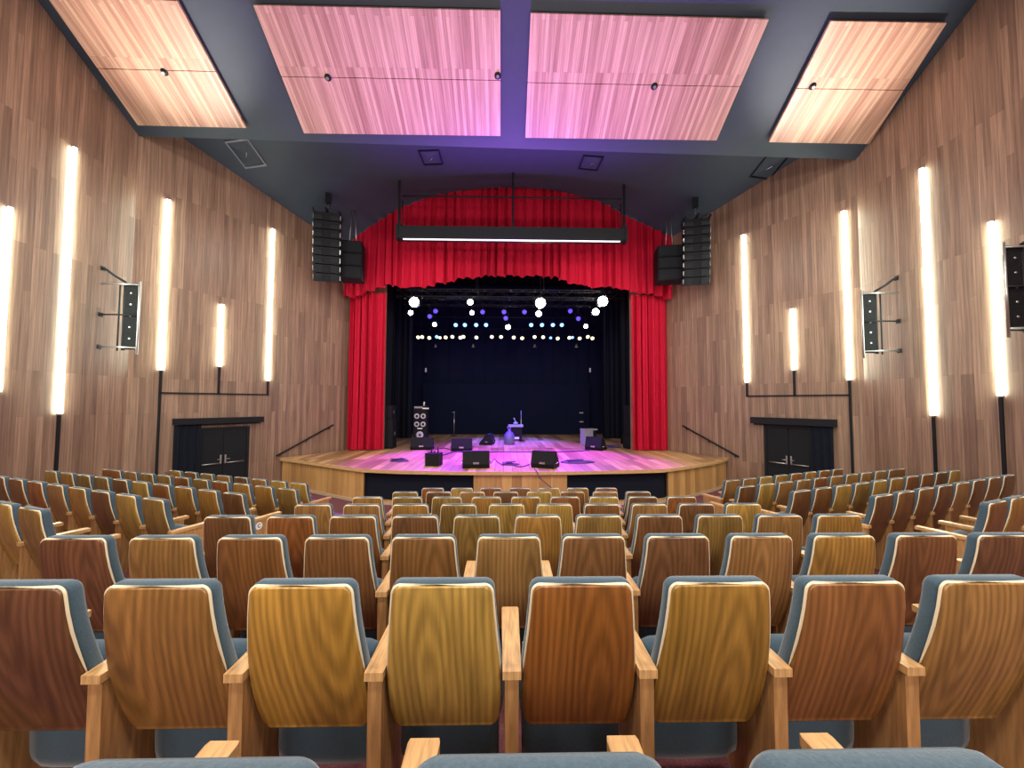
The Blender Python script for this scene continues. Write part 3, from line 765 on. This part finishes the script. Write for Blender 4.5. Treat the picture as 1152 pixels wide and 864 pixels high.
def fly_sub(px0, px1, pyt, pyb, y, yaw, label):
    c = at_y((px0+px1)/2, pyb, y); t = at_y((px0+px1)/2, pyt, y)
    rt = thing('hanging_subwoofer', label, 'loudspeaker', (c.x, y, c.z), rotz=yaw, group='hanging subwoofer stacks')
    H = t.z-c.z; w_ = (at_y(px1,300,y).x-at_y(px0,300,y).x)/2/math.cos(yaw)*.95; n = 3
    for i in range(n):
        b_ = MB().box((-w_,-.3,H/n*i+.01),(w_,.35,H/n*(i+1)-.01)).build('subwoofer_box', M['cabinet'], rt, bevel=.015)
        MB().box((-w_+.04,-.315,H/n*i+.05),(w_-.04,-.3005,H/n*(i+1)-.05)).build('front_grille', M['grille'], b_)
    cz = ceil_z(c.x, y)-c.z
    cm = MB()
    for sx in (-.12,.12): cm.tube([(sx,0,H-.01),(sx*.4,0,cz)], .014)
    cm.build('hoist_cable', M['steel'], rt)
    MB().box((-w_*.8,-.1,H),(w_*.8,.1,H+.05)).build('flying_frame', M['black_metal'], rt)
fly_sub(384, 408, 274, 316, 14.1, R(10), 'black hanging subwoofer stack beside the left line array')
fly_sub(739, 768, 279, 318, 14.1, R(-10), 'black hanging subwoofer stack beside the right line array')

# ------------------------------------------------------------------ stage lighting rig
RIGS = {'beam': 16.2, 'wash': 17.9, 'cyan': 20.6, 'warm': 22.2}
def truss(y, px0, px1, z, label, lattice=True, name='lighting_truss'):
    x0 = at_y(px0, 350, y).x; x1 = at_y(px1, 350, y).x
    rt = thing(name, label, 'lighting truss' if lattice else 'lighting bar', (0, y, z), group='overhead lighting bars')
    mb = MB(); rr = .024
    if lattice:
        chords = ((-.15,0),(.15,0),(-.15,.3),(.15,.3))
        for cy_, cz in chords: mb.tube([(x0,cy_,cz),(x1,cy_,cz)], rr, 6)
        mb.build('chord_tube', M['black_metal'], rt)
        lb_ = MB(); n = int((x1-x0)/.5)
        for i in range(n):
            xa, xc = x0+(x1-x0)*i/n, x0+(x1-x0)*(i+1)/n
            for cy_ in (-.15,.15): lb_.tube([(xa,cy_,0 if i%2 else .3),(xc,cy_,.3 if i%2 else 0)], .012, 5)
            lb_.tube([(xa,-.15,0),(xa,.15,0)], .012, 5); lb_.tube([(xa,-.15,.3),(xa,.15,.3)], .012, 5)
        lb_.build('lattice', M['black_metal'], rt)
    else:
        mb.tube([(x0,0,0),(x1,0,0)], .03, 8); mb.build('pipe', M['black_metal'], rt)
    hm = MB(); top = 9.97-z
    for t in (.05,.35,.65,.95): hm.tube([(x0+(x1-x0)*t,0,.3 if lattice else 0),(x0+(x1-x0)*t,0,top)], .012, 5)
    hm.build('suspension_cable', M['black_metal'], rt)
zbeam = at_y(570, 335, RIGS['beam']).z; zwash = at_y(570, 344, RIGS['wash']).z; zcy = at_y(570, 357, RIGS['cyan']).z; zwm = at_y(570, 370, RIGS['warm']).z
truss(RIGS['beam'], 446, 700, zbeam, 'front lighting truss just behind the valance')
truss(RIGS['wash'], 455, 690, zwash, 'second lighting truss behind the big white lamps')
truss(RIGS['cyan'], 476, 668, zcy, 'lighting bar carrying the pale blue lamps', False, 'lighting_bar')
truss(RIGS['warm'], 464, 672, zwm, 'rearmost lighting bar carrying the warm lamps', False, 'lighting_bar')
def fixture(px, py, y, zbar, rad, lens, label, group, name, cat='stage light', body=True, tilt=0.25):
    p = at_y(px, py, y)
    rt = thing(name, label, cat, p, group=group)
    face = V((0, -math.cos(tilt), -math.sin(tilt)))
    Mx = V((0,0,1)).rotation_difference(face).to_matrix().to_4x4()
    L = rad*2.4
    can = MB().lathe([(rad*.55,-L),(rad*.9,-L*.8),(rad*1.0,-L*.3),(rad*1.12,-.0),(rad*1.12,.02)], Mx, 14).build('lamp_housing', M['black_metal'], rt)
    MB().lathe([(rad*.98,.021),(rad*.9,.034),(rad*.4,.05)], Mx, 14).build('lens', lens, rt)
    g = zbar-p.z
    yk = MB()
    for s in (-1, 1): yk.tube([Mx@V((s*rad*1.2,0,-L*.5)), (s*rad*1.2, L*.4, max(rad*1.5, g*.45))], .012, 5)
    yk.tube([(-rad*1.2, L*.4, max(rad*1.5, g*.45)),(rad*1.2, L*.4, max(rad*1.5, g*.45))], .012, 5)
    yk.tube([(0, L*.4, max(rad*1.5, g*.45)), (0, .0, max(g, rad*1.7))], .014, 5)
    yk.build('yoke', M['black_metal'], rt)
    return rt
BEAMS = ((466,340,.19),(462,352,.10),(529,340,.11),(531,352,.09),(489,365,.10),(571.5,368,.12),(608,341,.20),(606,353,.13),(678,339,.20),(670,351,.15),(659,367,.10))
bl_ = ['large glaring white lamp highest at the far left of the rig','smaller white lamp just under the far left glaring one','white lamp in the upper row left of centre',
       'white lamp directly under the left of centre one','white lamp low left, just above the warm row','glaring white lamp low in the middle of the rig',
       'large glaring white lamp right of centre, upper row','white lamp directly under the big right of centre one','large glaring white lamp at the far right of the rig',
       'white lamp tucked under the far right glaring one','white lamp low right, just above the warm row']
for i, (px, py, rad) in enumerate(BEAMS):
    yk_ = RIGS['beam'] if py < 345 else (RIGS['wash'] if py < 358 else RIGS['cyan'])
    fixture(px, py, yk_-.3, {16.2:zbeam,17.9:zwash,20.6:zcy}[yk_], rad, M['lamp_white'], bl_[i], 'white glaring stage lamps', 'stage_spotlight', tilt=.1)
for i, (px, py) in enumerate(((483.5,356),(490,350),(543,351),(567,351),(569,358),(590,351),(641.5,350),(650.6,358.5))):
    fixture(px, py, RIGS['wash']-.25, zwash, .10, M['lamp_blue'], '%s dim violet-blue lamp from the left on the second truss' % ORD[i], 'violet-blue moving lamps', 'moving_head_light')
for i, px in enumerate((512.7,523,535.7,546.8,597.6,609.7,622,632)):
    fixture(px, 365.5, RIGS['cyan']-.2, zcy, .105, M['lamp_cyan'], '%s pale blue lamp from the left on the third bar' % ORD[i], 'row of pale blue lamps', 'par_can_light', tilt=.5)
for i, px in enumerate((470.5,475,483,491.5,495,501.4,509,518,521.3,536,553.3,563.7,578,587.4,601.4,611,619.5,627.4,640.5,644,652,661.2,666.4)):
    fixture(px, 379.5+random.uniform(-.8,1.2), RIGS['warm']-.2, zwm, .10 if i not in (4,19,16) else .08, M['lamp_warm'] if i not in (3,16,19) else M['lamp_cyan'],
            '%s lamp from the left in the low rear row' % ORD[i], 'low rear row of lamps', 'par_can_light', tilt=.6)
for i, px in enumerate((490,532.5,601.5,648.5)):
    p = at_y(px, 389, RIGS['warm']); rt = thing('pendant_lamp', '%s small unlit lamp from the left hanging under the rear row' % ORD[i], 'stage light', p, group='small lamps under the rear row')
    MB().lathe([(.1,-.1),(.09,-.06),(.05,.04),(.03,.1)], None, 12).build('lamp_shade', M['steel'], rt)
    MB().tube([(0,0,.1),(0,0,zwm-p.z)], .01, 5).build('cord', M['black_metal'], rt)

# ------------------------------------------------------------------ equipment on the stage
def place(px, py): return at_z(px, py, ZS)
def wedge(px, py, w_, h, yaw, label, back=True):
    p = place(px, py)
    rt = thing('stage_monitor', label, 'stage monitor', (p.x, p.y, ZS), rotz=yaw, group='wedge monitors on the stage floor')
    # local: box back (cable side) towards -y (audience), sloping baffle towards +y (the players)
    prof = [(-.22,0),(.30,0),(.34,.05),(.02,h),(-.14,h),(-.26,.12)]
    MB().prism(prof, -w_/2, w_/2).build('cabinet', M['cabinet'], rt, bevel=.012)
    s = V((.02-.34, h-.05)); 
    g0 = (.34+.0,.06); 
    nn = V((h-.05, .32)).normalized()*.012
    a, b_ = (.31+nn.x,.08+nn.y), (.04+nn.x,h-.03+nn.y)
    MB().prism([a, b_, (b_[0]-nn.x*.9,b_[1]-nn.y*.9), (a[0]-nn.x*.9,a[1]-nn.y*.9)], -w_/2+.04, w_/2-.04).build('front_grille', M['grille'], rt)
    for sx in (-1, 1):
        hm = MB(); X = sx*w_/2
        hm.tube([(X+sx*.004,-.08,.13),(X+sx*.03,-.08,.13),(X+sx*.03,.08,.16),(X+sx*.004,.08,.16)], .012)
        hm.build('side_handle', M['blue_steel'], rt)
    MB().box((-.08,-.262,.12),(.08,-.2,.17)).build('connector_plate', M['steel'], rt)
    return rt
wedge(535.5, 525.5, .74, .46, R(4), 'black wedge monitor at the stage edge left of centre')
wedge(613, 525.5, .66, .46, R(-24), 'black wedge monitor at the stage edge right of centre')
wedge(475, 505.5, .82, .46, R(2), 'black wedge monitor with a pale lit top beside the speaker tower')
wedge(519.5, 507, .76, .46, R(2), 'black wedge monitor with a pale top, behind the front left wedge')
wedge(549, 500, .62, .46, R(80), 'small wedge monitor seen side on near the middle of the stage')
wedge(670, 506, .66, .50, R(-38), 'wedge monitor beside the pale case at stage right')
# small equipment cube with cables on it
p = place(488, 523.5); rt = thing('equipment_cube', 'small black equipment cube with plugs on top near the stage edge', 'equipment box', (p.x,p.y,ZS), R(-8))
MB().box((-.2,-.2,0),(.2,.2,.36)).build('case_body', M['cabinet'], rt, bevel=.012)
MB().box((-.205,-.206,.03),(-.185,.206,.33)).build('corner_strip', M['steel'], rt)
for dx, h in ((-.07,.1),(.02,.06),(.12,.17)): MB().tube([(dx,.0,.355),(dx,.0,.36+h)], .018).build('plug', M['black_metal'], rt)
# speaker tower (bass cabinet with paired cones)
p = place(473, 500.5); p = V((p.x, 16.9, ZS)); p.x = at_y(473.5, 480, 16.9).x
rt = thing('speaker_tower', 'tall black cabinet with two pairs of pale cones, at the back left', 'loudspeaker', p)
zt = at_y(473, 460, 16.9).z-ZS; 
MB().box((-.27,-.2,0),(.27,.2,zt)).build('cabinet', M['cabinet'], rt, bevel=.012)
for zz in (at_y(473,468,16.9).z-ZS, at_y(473,477,16.9).z-ZS):
    for sx in (-.13,.13):
        c = MB().lathe([(.105,0),(.11,.012),(.085,.012),(.05,-.0)], Matrix.Translation((sx,-.202,zz))@Matrix.Rotation(R(90),4,'X'), 20).build('cone_ring', M['speaker_cone'], rt)
        MB().lathe([(.055,.013),(.045,.02),(.01,.024)], Matrix.Translation((sx,-.202,zz))@Matrix.Rotation(R(90),4,'X'), 14).build('dust_cap', M['black_metal'], c)
zz = at_y(473,489,16.9).z-ZS
MB().lathe([(.15,0),(.155,.012),(.10,.012),(.05,0)], Matrix.Translation((0,-.202,zz))@Matrix.Rotation(R(90),4,'X'), 20).build('woofer_ring', M['speaker_cone'], rt)
MB().box((-.1,-.212,zz+.25),(.1,-.2,zz+.29)).build('badge', M['white'], rt)
ht = thing('amplifier_head', 'low amplifier head with pale trim on top of the speaker tower', 'amplifier', (p.x, p.y, ZS+zt))
MB().box((-.26,-.19,0),(.26,.18,.13)).build('case_body', M['cabinet'], ht, bevel=.01)
MB().box((-.24,-.197,.03),(.1,-.1905,.1)).build('control_panel', M['grey_box'], ht)
MB().tube([(.12,-.05,.12),(.14,-.05,.3)], .03).build('microphone', M['white'], ht)
MB().box((.1,-.24,-.0),(.36,-.2,.05)).build('side_shelf', M['white'], ht)
# side stacks in the wings
def pa_stack(px0, px1, y, pys, lb, yaw):
    x0, x1 = at_y(px0, 480, y).x, at_y(px1, 480, y).x; w_ = (x1-x0)/2
    rt = thing('speaker_stack', lb, 'loudspeaker', ((x0+x1)/2, y, ZS), yaw, 'speaker stacks in the wings')
    zs = [0]+[at_y(px0, q, y).z-ZS for q in pys]
    for i, (a, b_) in enumerate(zip(zs, zs[1:])):
        k = 1.0 if i == 0 else .8
        c = MB().box((-w_*k,-.25,a+.005),(w_*k,.3,b_)).build('cabinet', M['cabinet'], rt, bevel=.015)
        MB().box((-w_*k+.03,-.265,a+.06),(w_*k-.03,-.2505,b_-.05)).build('front_grille', M['grille'], c)
        MB().box((w_*k-.0,-.06,(a+b_)/2-.06),(w_*k+.012,.08,(a+b_)/2+.06)).build('side_handle', M['steel'], c)
pa_stack(432, 444, 15.9, (471, 456), 'black two-box speaker stack in the left wing beside the red curtain', R(0))
pa_stack(703, 714, 15.9, (489, 456), 'tall dark speaker column in the right wing beside the red curtain', R(0))
# amp on a stand, drum stool like unit, mic stand
p = place(580, 496); rt = thing('guitar_amplifier', 'blue-lit guitar amplifier on the floor at the back centre', 'amplifier', (p.x,p.y,ZS))
MB().box((-.29,-.2,.05),(.29,.18,.66)).build('cabinet', M['cabinet'], rt, bevel=.015)
MB().box((-.35,-.24,.66),(.35,.22,.76)).build('top_box', M['grey_box'], rt, bevel=.01)
MB().box((-.16,-.212,.1),(.16,-.2005,.2)).build('badge', M['white'], rt)
for sx in (-.22,.22): MB().box((sx-.04,-.18,0),(sx+.04,.16,.052)).build('foot', M['black'], rt)
tm = MB(); tm.lathe([(.1,.76),(.11,.86),(.03,.9)], None, 12); tm.tube([(0,0,.88),(-.08,0,1.08)], .03); tm.build('top_knob', M['grey_box'], rt)
p = place(573, 500); rt = thing('floor_case', 'small rounded blue-lit case standing left of the guitar amplifier', 'case', (p.x,p.y,ZS))
MB().lathe([(.2,0),(.23,.05),(.22,.4),(.14,.52),(.07,.56),(.06,.66),(.03,.7)], None, 18).build('shell', M['dim_shell'], rt)
MB().tube([(-.07,0,.69),(-.09,0,.76),(.06,0,.78),(.05,0,.69)], .015).build('handle', M['steel'], rt)
p = place(586.5, 496); rt = thing('microphone_stand', 'thin upright microphone stand behind the guitar amplifier', 'microphone stand', (p.x,p.y+.3,ZS))
hh = at_y(586.5, 462, p.y+.3).z-ZS
MB().lathe([(.16,0),(.16,.02),(.03,.035)], None, 16).build('base', M['black_metal'], rt)
MB().tube([(0,0,.03),(0,0,hh)], .02).build('pole', M['steel'], rt)
p = place(660, 500); rt = thing('pale_case', 'upright pale grey case with a lid tab at the right of the stage', 'case', (p.x,p.y,ZS), R(20))
MB().box((-.2,-.2,0),(.2,.2,.62)).build('case_body', M['grey_box'], rt, bevel=.012)
MB().box((-.21,-.21,.62),(.42,.21,.68)).build('lid', M['grey_box'], rt, bevel=.008)
MB().box((.21,-.18,.03),(.38,.18,.61)).build('dark_bay', M['cabinet'], rt, bevel=.01)
# small stand at back left
p = V((at_y(511, 470, 21.5).x, 21.5, ZS)); rt = thing('boom_stand', 'short pale stand before the dark screen, left of centre', 'stand', p)
hh = at_y(511, 464, 21.5).z-ZS
MB().tube([(0,0,0.02),(0,0,hh)], .02).build('pole', M['steel'], rt)
MB().tube([(-.12,0,hh),(.04,0,hh+.02)], .03).build('clamp', M['steel'], rt)
MB().lathe([(.18,0),(.18,.02),(.03,.03)], None, 14).build('base', M['black_metal'], rt)
p = V((at_y(654, 470, 21.5).x, 21.5, ZS)); rt = thing('boom_stand', 'short pale stand before the dark screen, right of centre', 'stand', p)
MB().tube([(0,0,0.02),(0,0,hh)], .012).build('pole', M['black_metal'], rt)
for zz in (hh, hh*.62): MB().box((-.1,-.03,zz-.03),(.1,.03,zz+.03)).build('clamp', M['steel'], rt)
MB().lathe([(.18,0),(.18,.02),(.03,.03)], None, 14).build('base', M['black_metal'], rt)
# cables
def coil(px, py, r, label, seed):
    rnd = random.Random(seed); p = place(px, py); pts = []
    for i in range(110):
        t = i/110*2*math.pi*6; rr = r*(.65+.35*math.sin(t*.37+seed)); pts.append((rr*1.3*math.cos(t)+rnd.uniform(-.01,.01), rr*.7*math.sin(t)+.1*r*math.sin(t*.23), .015+.05*abs(math.sin(t*.31))*(1+math.sin(i*.11))*.8))
    o = MB().tube(pts, .013, 5).build('cable_coil', M['cable']); o.location = (p.x, p.y, ZS)
    tag(o, label, 'cable', 'cables on the stage floor')
coil(449, 519, .22, 'small loose cable coil at the front left of the stage', 1)
coil(650, 520.5, .40, 'large tangled cable coil right of the front right wedge', 2)
coil(574, 523, .2, 'flat cable coil between the two front wedges', 3)
coil(689, 503.5, .3, 'heap of cable beside the rear right wedge monitor', 4)
def run(pxs, label, r=.014, z=.015):
    pts = [place(*q)+V((0,0,z)) for q in pxs]
    pp = []
    for i in range(len(pts)-1):
        for k in range(6):
            t = k/6; a = pts[max(0,i-1)]; b_ = pts[i]; c = pts[i+1]; d = pts[min(len(pts)-1,i+2)]
            pp.append(.5*((2*b_)+(-a+c)*t+(2*a-5*b_+4*c-d)*t*t+(-a+3*b_-3*c+d)*t**3))
    pp.append(pts[-1]); 
    o = MB().tube([q-pts[0] for q in pp], r, 5).build('cable', M['cable']); o.location = pts[0]
    tag(o, label, 'cable', 'cables on the stage floor')
run(((497,513),(512,509),(530,509.5),(560,508.8),(600,509),(640,508.5),(664,507)), 'long dark cable running across the middle of the stage', .022, .02)
run(((552,522),(556,517),(560,520.5),(566,524)), 'short cable looping from the front left wedge')
run(((596,522.5),(590,525),(583,525.5),(578,524)), 'short cable trailing left from the front right wedge')
run(((490,506),(500,504.5),(508,507)), 'short cable between the two left wedges')
pts = [V(place(600,527)), ]
a = place(601, 527.5); 
fy = min(y for x, y in FRONT)
pts = [V((a.x, a.y, ZS+.02)), V((a.x+.03, FRONT[6][1]-.06, ZS+.02)), V((a.x+.1, FRONT[6][1]-.06, ZS-.15)), V((a.x+.5, FRONT[6][1]-.05, ZF+.45)), V((a.x+.75, FRONT[6][1]-.06, ZF+.02))]
o = MB().tube([q-pts[0] for q in pts], .012, 6).build('cable', M['cable']); o.location = pts[0]
tag(o, 'dark cable hanging slantwise down the wooden stage front', 'cable', 'cables on the stage floor')

# ------------------------------------------------------------------ auditorium seats
PY = [(1.03,0),(.95,.006),(.85,.022),(.75,.045),(.65,.075),(.56,.108),(.47,.142),(.39,.172)]   # (z, y) of the rear face
PYs = [(z,y) for z,y in PY][::-1]
def back_y(z):
    if z > 1.03: return 0
    return smooth_interp(PYs, z)
HWs = [(.39,.216),(.46,.229),(.58,.231),(.70,.223),(.84,.208),(1.03,.192)]
def outline(wscale, grow, zlo, zhi, rc=.03, n=18):
    """list of (halfwidth, z) from bottom to top with rounded corners"""
    zl_, zh_ = zlo-grow, zhi+grow; res = []
    zs = []
    for k in range(6): zs.append(zl_+rc*(1-math.cos(math.pi/2*k/6)))
    m = n-10
    for k in range(m+1): zs.append(zl_+rc+(zh_-zl_-2*rc)*k/m)
    for k in range(1, 7): zs.append(zh_-rc+rc*math.sin(math.pi/2*k/6))
    for z in zs:
        hw_ = smooth_interp(HWs, min(max(z,.39),1.03))*wscale+grow
        d = min(z-zl_, zh_-z)
        if d < rc: hw_ = hw_-rc+math.sqrt(max(0, rc*rc-(rc-d)**2))
        res.append((hw_, z))
    return res
def slab(layers, wscale=1, zlo=.375, zhi=1.03, bulge=0.012, cols=5, yfun=back_y, rc=.032):
    """layers: (y offset, grow)"""
    mb = MB(); L = []
    for off, grow in layers:
        o_ = outline(wscale, grow, zlo, zhi, rc)
        left = [mb.bm.verts.new((-h, yfun(z)+off, z)) for h, z in o_]; right = [mb.bm.verts.new((h, yfun(z)+off, z)) for h, z in o_]
        L.append((left, right, o_))
    for (l0, r0, _), (l1, r1, _) in zip(L, L[1:]):
        for i in range(len(l0)-1):
            mb.face([l0[i], l0[i+1], l1[i+1], l1[i]], smooth=True); mb.face([r0[i+1], r0[i], r1[i], r1[i+1]], smooth=True)
        mb.face([l0[0], l1[0], r1[0], r0[0]], smooth=True); mb.face([l0[-1], r0[-1], r1[-1], l1[-1]], smooth=True)
    for idx, sg in ((0, -1), (-1, 1)):
        l, r_, o_ = L[idx]; off = layers[idx][0]
        grid = [l]
        for c in range(1, cols):
            u = c/cols*2-1
            grid.append([mb.bm.verts.new((h*u, yfun(z)+off+sg*bulge*(1-u*u)*min(1, min(z-o_[0][1], o_[-1][1]-z)/.06), z)) for h, z in o_])
        grid.append(r_)
        for c in range(cols):
            for i in range(len(l)-1):
                q = [grid[c][i], grid[c+1][i], grid[c+1][i+1], grid[c][i+1]]
                mb.face(q if sg < 0 else q[::-1], smooth=True)
    return mb
def build_meshes(ws):
    me = {}
    me['backrest'] = slab([(0.0,-.004),(.003,0),(.018,0)], ws, bulge=.006).mesh('backrest', M['chair'])
    me['cushion'] = slab([(.0185,-.012),(.024,.006),(.040,.011),(.068,.010),(.084,.002),(.092,-.02)], ws, zlo=.40, bulge=.02, rc=.036).mesh('back_cushion', M['fabric'])
    # cream piping from half way up one side over the top to the other
    o_ = [q for q in outline(ws, .003, .375, 1.03) if q[1] > .56]
    pts = [(-h, back_y(z)+.014, z) for h, z in o_] + [(h, back_y(z)+.014, z) for h, z in o_[::-1]]
    n = len(pts); rad = [0.0062*min(1, .25+min(i, n-1-i)/3) for i in range(n)]
    me['piping'] = MB().tube(pts, rad, 6).mesh('piping', M['piping'])
    # tipped-up seat
    sy = lambda z: .315-(z-.12)*.05+ (0.03*max(0,(.25-z)/.13))
    mb = MB(); hw_ = .222*ws
    prof = [(.14,.10),(.085,.2),(.10,.35),(.13,.52),(.16,.60)]
    sec = [(.30,.12),(.285,.17),(.28,.3),(.275,.5),(.285,.6),(.31,.63),(.36,.64),(.40,.60),(.415,.5),(.42,.3),(.40,.15),(.36,.10)]
    n = 8; rings = []
    for i in range(n+1):
        u = i/n*2-1; k = 1-.10*(abs(u)**6)
        cyy, czz = .35, .37
        rings.append([mb.bm.verts.new((hw_*u, cyy+(y-cyy)*(1-.25*abs(u)**8), czz+(z-czz)*k)) for y, z in sec])
    for A, B in zip(rings, rings[1:]):
        for k in range(len(sec)): mb.face([A[k], A[(k+1)%len(sec)], B[(k+1)%len(sec)], B[k]], smooth=True)
    mb.face(rings[0][::-1]); mb.face(rings[-1])
    me['seat'] = mb.mesh('seat_cushion', M['fabric'])
    pan = MB().box((-hw_*.8,.421,.2),(hw_*.8,.436,.56)); me['pan'] = pan.mesh('seat_underside', M['arm'], bevel=.004)
    return me
ME = build_meshes(1.0); MEW = build_meshes(1.62)
def arm_mesh():
    mb = MB()
    a = [(-.037,.05),(.037,.05),(.044,.545),(.040,.56),(-.040,.56),(-.044,.545)]
    lo = mb.verts([(x,y,.643) for x,y in a]); hi = mb.verts([(x,y,.676) for x,y in a])
    mb.face(lo[::-1]); mb.face(hi)
    for i in range(6): mb.face([lo[i], lo[(i+1)%6], hi[(i+1)%6], hi[i]])
    return mb.mesh('armrest', M['arm'], bevel=.008, seg=3)
ME_ARM = arm_mesh()
sm = MB(); sm.prism([(.075,0),(.50,0),(.50,.12),(.47,.30),(.50,.55),(.51,.642),(.07,.642)], -.028, .028)
ME_STAND = sm.mesh('arm_stand', M['stand'], bevel=.005)
def make_chair(name, me, arms, W=.55):
    rt = thing(name, 'seat', 'theatre seat')
    b_ = link('backrest', me['backrest'], rt); link('piping', me['piping'], b_)
    link('back_cushion', me['cushion'], rt)
    s = link('seat_cushion', me['seat'], rt); link('seat_underside', me['pan'], s)
    for sx in arms:
        st_ = link('arm_stand', ME_STAND, rt); st_.location = (sx*W/2, 0, 0)
        link('armrest', ME_ARM, st_)
    return rt
PROTO = {'R': make_chair('theatre_seat', ME, (1,)), 'LR': make_chair('theatre_seat', ME, (-1,1)), 'L': make_chair('theatre_seat', ME, (-1,)),
         'W': make_chair('wide_theatre_seat', MEW, (-1,1), .80)}
used = set()
def srgb(c): return tuple(((v/255+.055)/1.055)**2.4 if v/255 > .04045 else v/255/12.92 for v in c)
TONES = [('honey',(186,146,72)),('amber',(172,124,60)),('chestnut',(140,94,52)),('walnut',(122,82,50)),('tan',(160,116,66)),('russet',(150,92,48)),('olive-brown',(148,114,60))]
def seat(kind, x, y, z, rot, tone, label, group):
    p = PROTO[kind]
    if kind in used: c = dup(p, (x,y,z), rot)
    else: c = p; used.add(kind); c.location = (x,y,z); c.rotation_euler = (0,0,rot)
    tag(c, label, 'theatre seat', group)
    for ch in c.children:
        if ch.name.startswith('backrest'): ch.color = (*srgb(tone[1]), 1)
        if ch.name.startswith('arm_stand'): ch.color = (1,1,1,1)
    return c
X0 = .037
ROWS = {0: [-1,0,1], 1: [-3.5,-2.5,-1.5,-.5,.5,1.5,2.5,3.5], 2: list(range(-5,7)), 3: [i+.5 for i in range(-5,6)], 4: list(range(-4,6)),
        5: [i+.5 for i in range(-4,5)], 6: list(range(-3,5)), 7: [i+.5 for i in range(-3,4)]}
T = dict(TONES)
R1 = [('walnut',(118,78,52)),('tan',(160,114,60)),('honey',(190,142,62)),('honey',(190,150,74)),('russet',(152,94,42)),('amber',(172,128,56)),('chestnut',(148,98,54)),('tan',(165,122,68))]
R2 = [('walnut',(120,78,52)),('tan',(156,114,62)),('chestnut',(140,92,50)),('chestnut',(136,92,54)),('chestnut',(144,100,56)),('tan',(158,118,68)),('walnut',(134,92,56)),
      ('walnut',(124,84,54)),('tan',(162,116,68)),('amber',(170,124,58)),('walnut',(130,86,52)),('walnut',(118,80,56))]
RN = ['nearest row, cut by the bottom edge', 'first full row', 'second row', 'third row', 'fourth row', 'fifth row', 'sixth row', 'row nearest the stage']
rnd = random.Random(21)
for k, xs_ in ROWS.items():
    for i, u in enumerate(xs_):
        tone = R1[i] if k == 1 else (R2[i] if k == 2 else rnd.choice(TONES))
        if k == 0: lb = 'blue-topped seat at the bottom edge, %s of the three' % ['left','middle','right'][i]
        else: lb = '%s wood-backed seat, %s from left in the centre block %s' % (tone[0], ORD[i], ('%s' % RN[k]))
        seat('LR' if i == 0 else 'R', X0+u*.55+(.022 if k == 0 else 0), row_y(k), row_z(k), 0, tone, lb, 'centre block seats')
SIDE = {'left': (-1, .555, {3:(-4.47,3.90,3), 4:(-4.2,4.92,8), 5:(-3.9,5.89,10), 6:(-3.67,6.9,10), 7:(-4.1,8.14,8)}),
        'right': (1, .53, {3:(5.15,4.1,3), 4:(4.88,5.07,8), 5:(4.53,6.02,10), 6:(4.33,7.07,10), 7:(4.85,8.43,8)})}
SN = {3:'nearest row', 4:'second row', 5:'third row', 6:'fourth row', 7:'row nearest the stage'}
for side, (sg, sp_, rows) in SIDE.items():
    for k, (x0, y0, n) in rows.items():
        for i in range(n):
            wide = (k == 6 and i == n-1)
            dd = sp_*i + (.13 if wide else 0)
            x = x0+sg*dd*math.cos(R(22)); y = y0+dd*math.sin(R(22))
            tone = rnd.choice(TONES)
            inner = 'R' if sg < 0 else 'L'; 
            kind = inner
            if i == n-1: kind = 'W' if wide else 'LR'
            # the outer arm of a seat is shared with its outer neighbour: give each seat the arm on its aisle side
            lb = ('extra wide %s seat at the wall end of the %s block %s' if wide else '%%s wood-backed seat, %s from the aisle in the %%s block %%s' % ORD[i]) % (tone[0], side, SN[k])
            o = seat(kind, x, y, row_z(k), R(22)*(1 if sg > 0 else -1), tone, lb, '%s block seats' % side)
            if k == 5 and i == 0 and side == 'left':
                tc = bpy.data.curves.new('letter', 'FONT'); tc.body = 'C'; tc.size = .075; tc.extrude = .001; tc.align_x = 'CENTER'; tc.align_y = 'CENTER'; tc.offset = .001
                to = bpy.data.objects.new('tmp', tc); COL.objects.link(to); bpy.context.view_layer.update()
                tme = bpy.data.meshes.new_from_object(to); bpy.data.objects.remove(to)
                tme.materials.clear(); tme.materials.append(M['black'])
                pl = MB().lathe([(.052,0),(.052,.004)], None, 24).build('row_plate', M['white'], o)
                pl.matrix_local = Matrix.Translation((.275+.0285,.2,.56)) @ Matrix(((0,0,1),(1,0,0),(0,1,0))).to_4x4()
                pl['label'] = 'round white plate with the letter C'
                lt = link('row_letter', tme, pl); lt.location = (0,0,.0055)
for kx in PROTO:
    if kx not in used:
        p = PROTO[kx]
        for ch in list(p.children_recursive): bpy.data.objects.remove(ch)
        bpy.data.objects.remove(p)
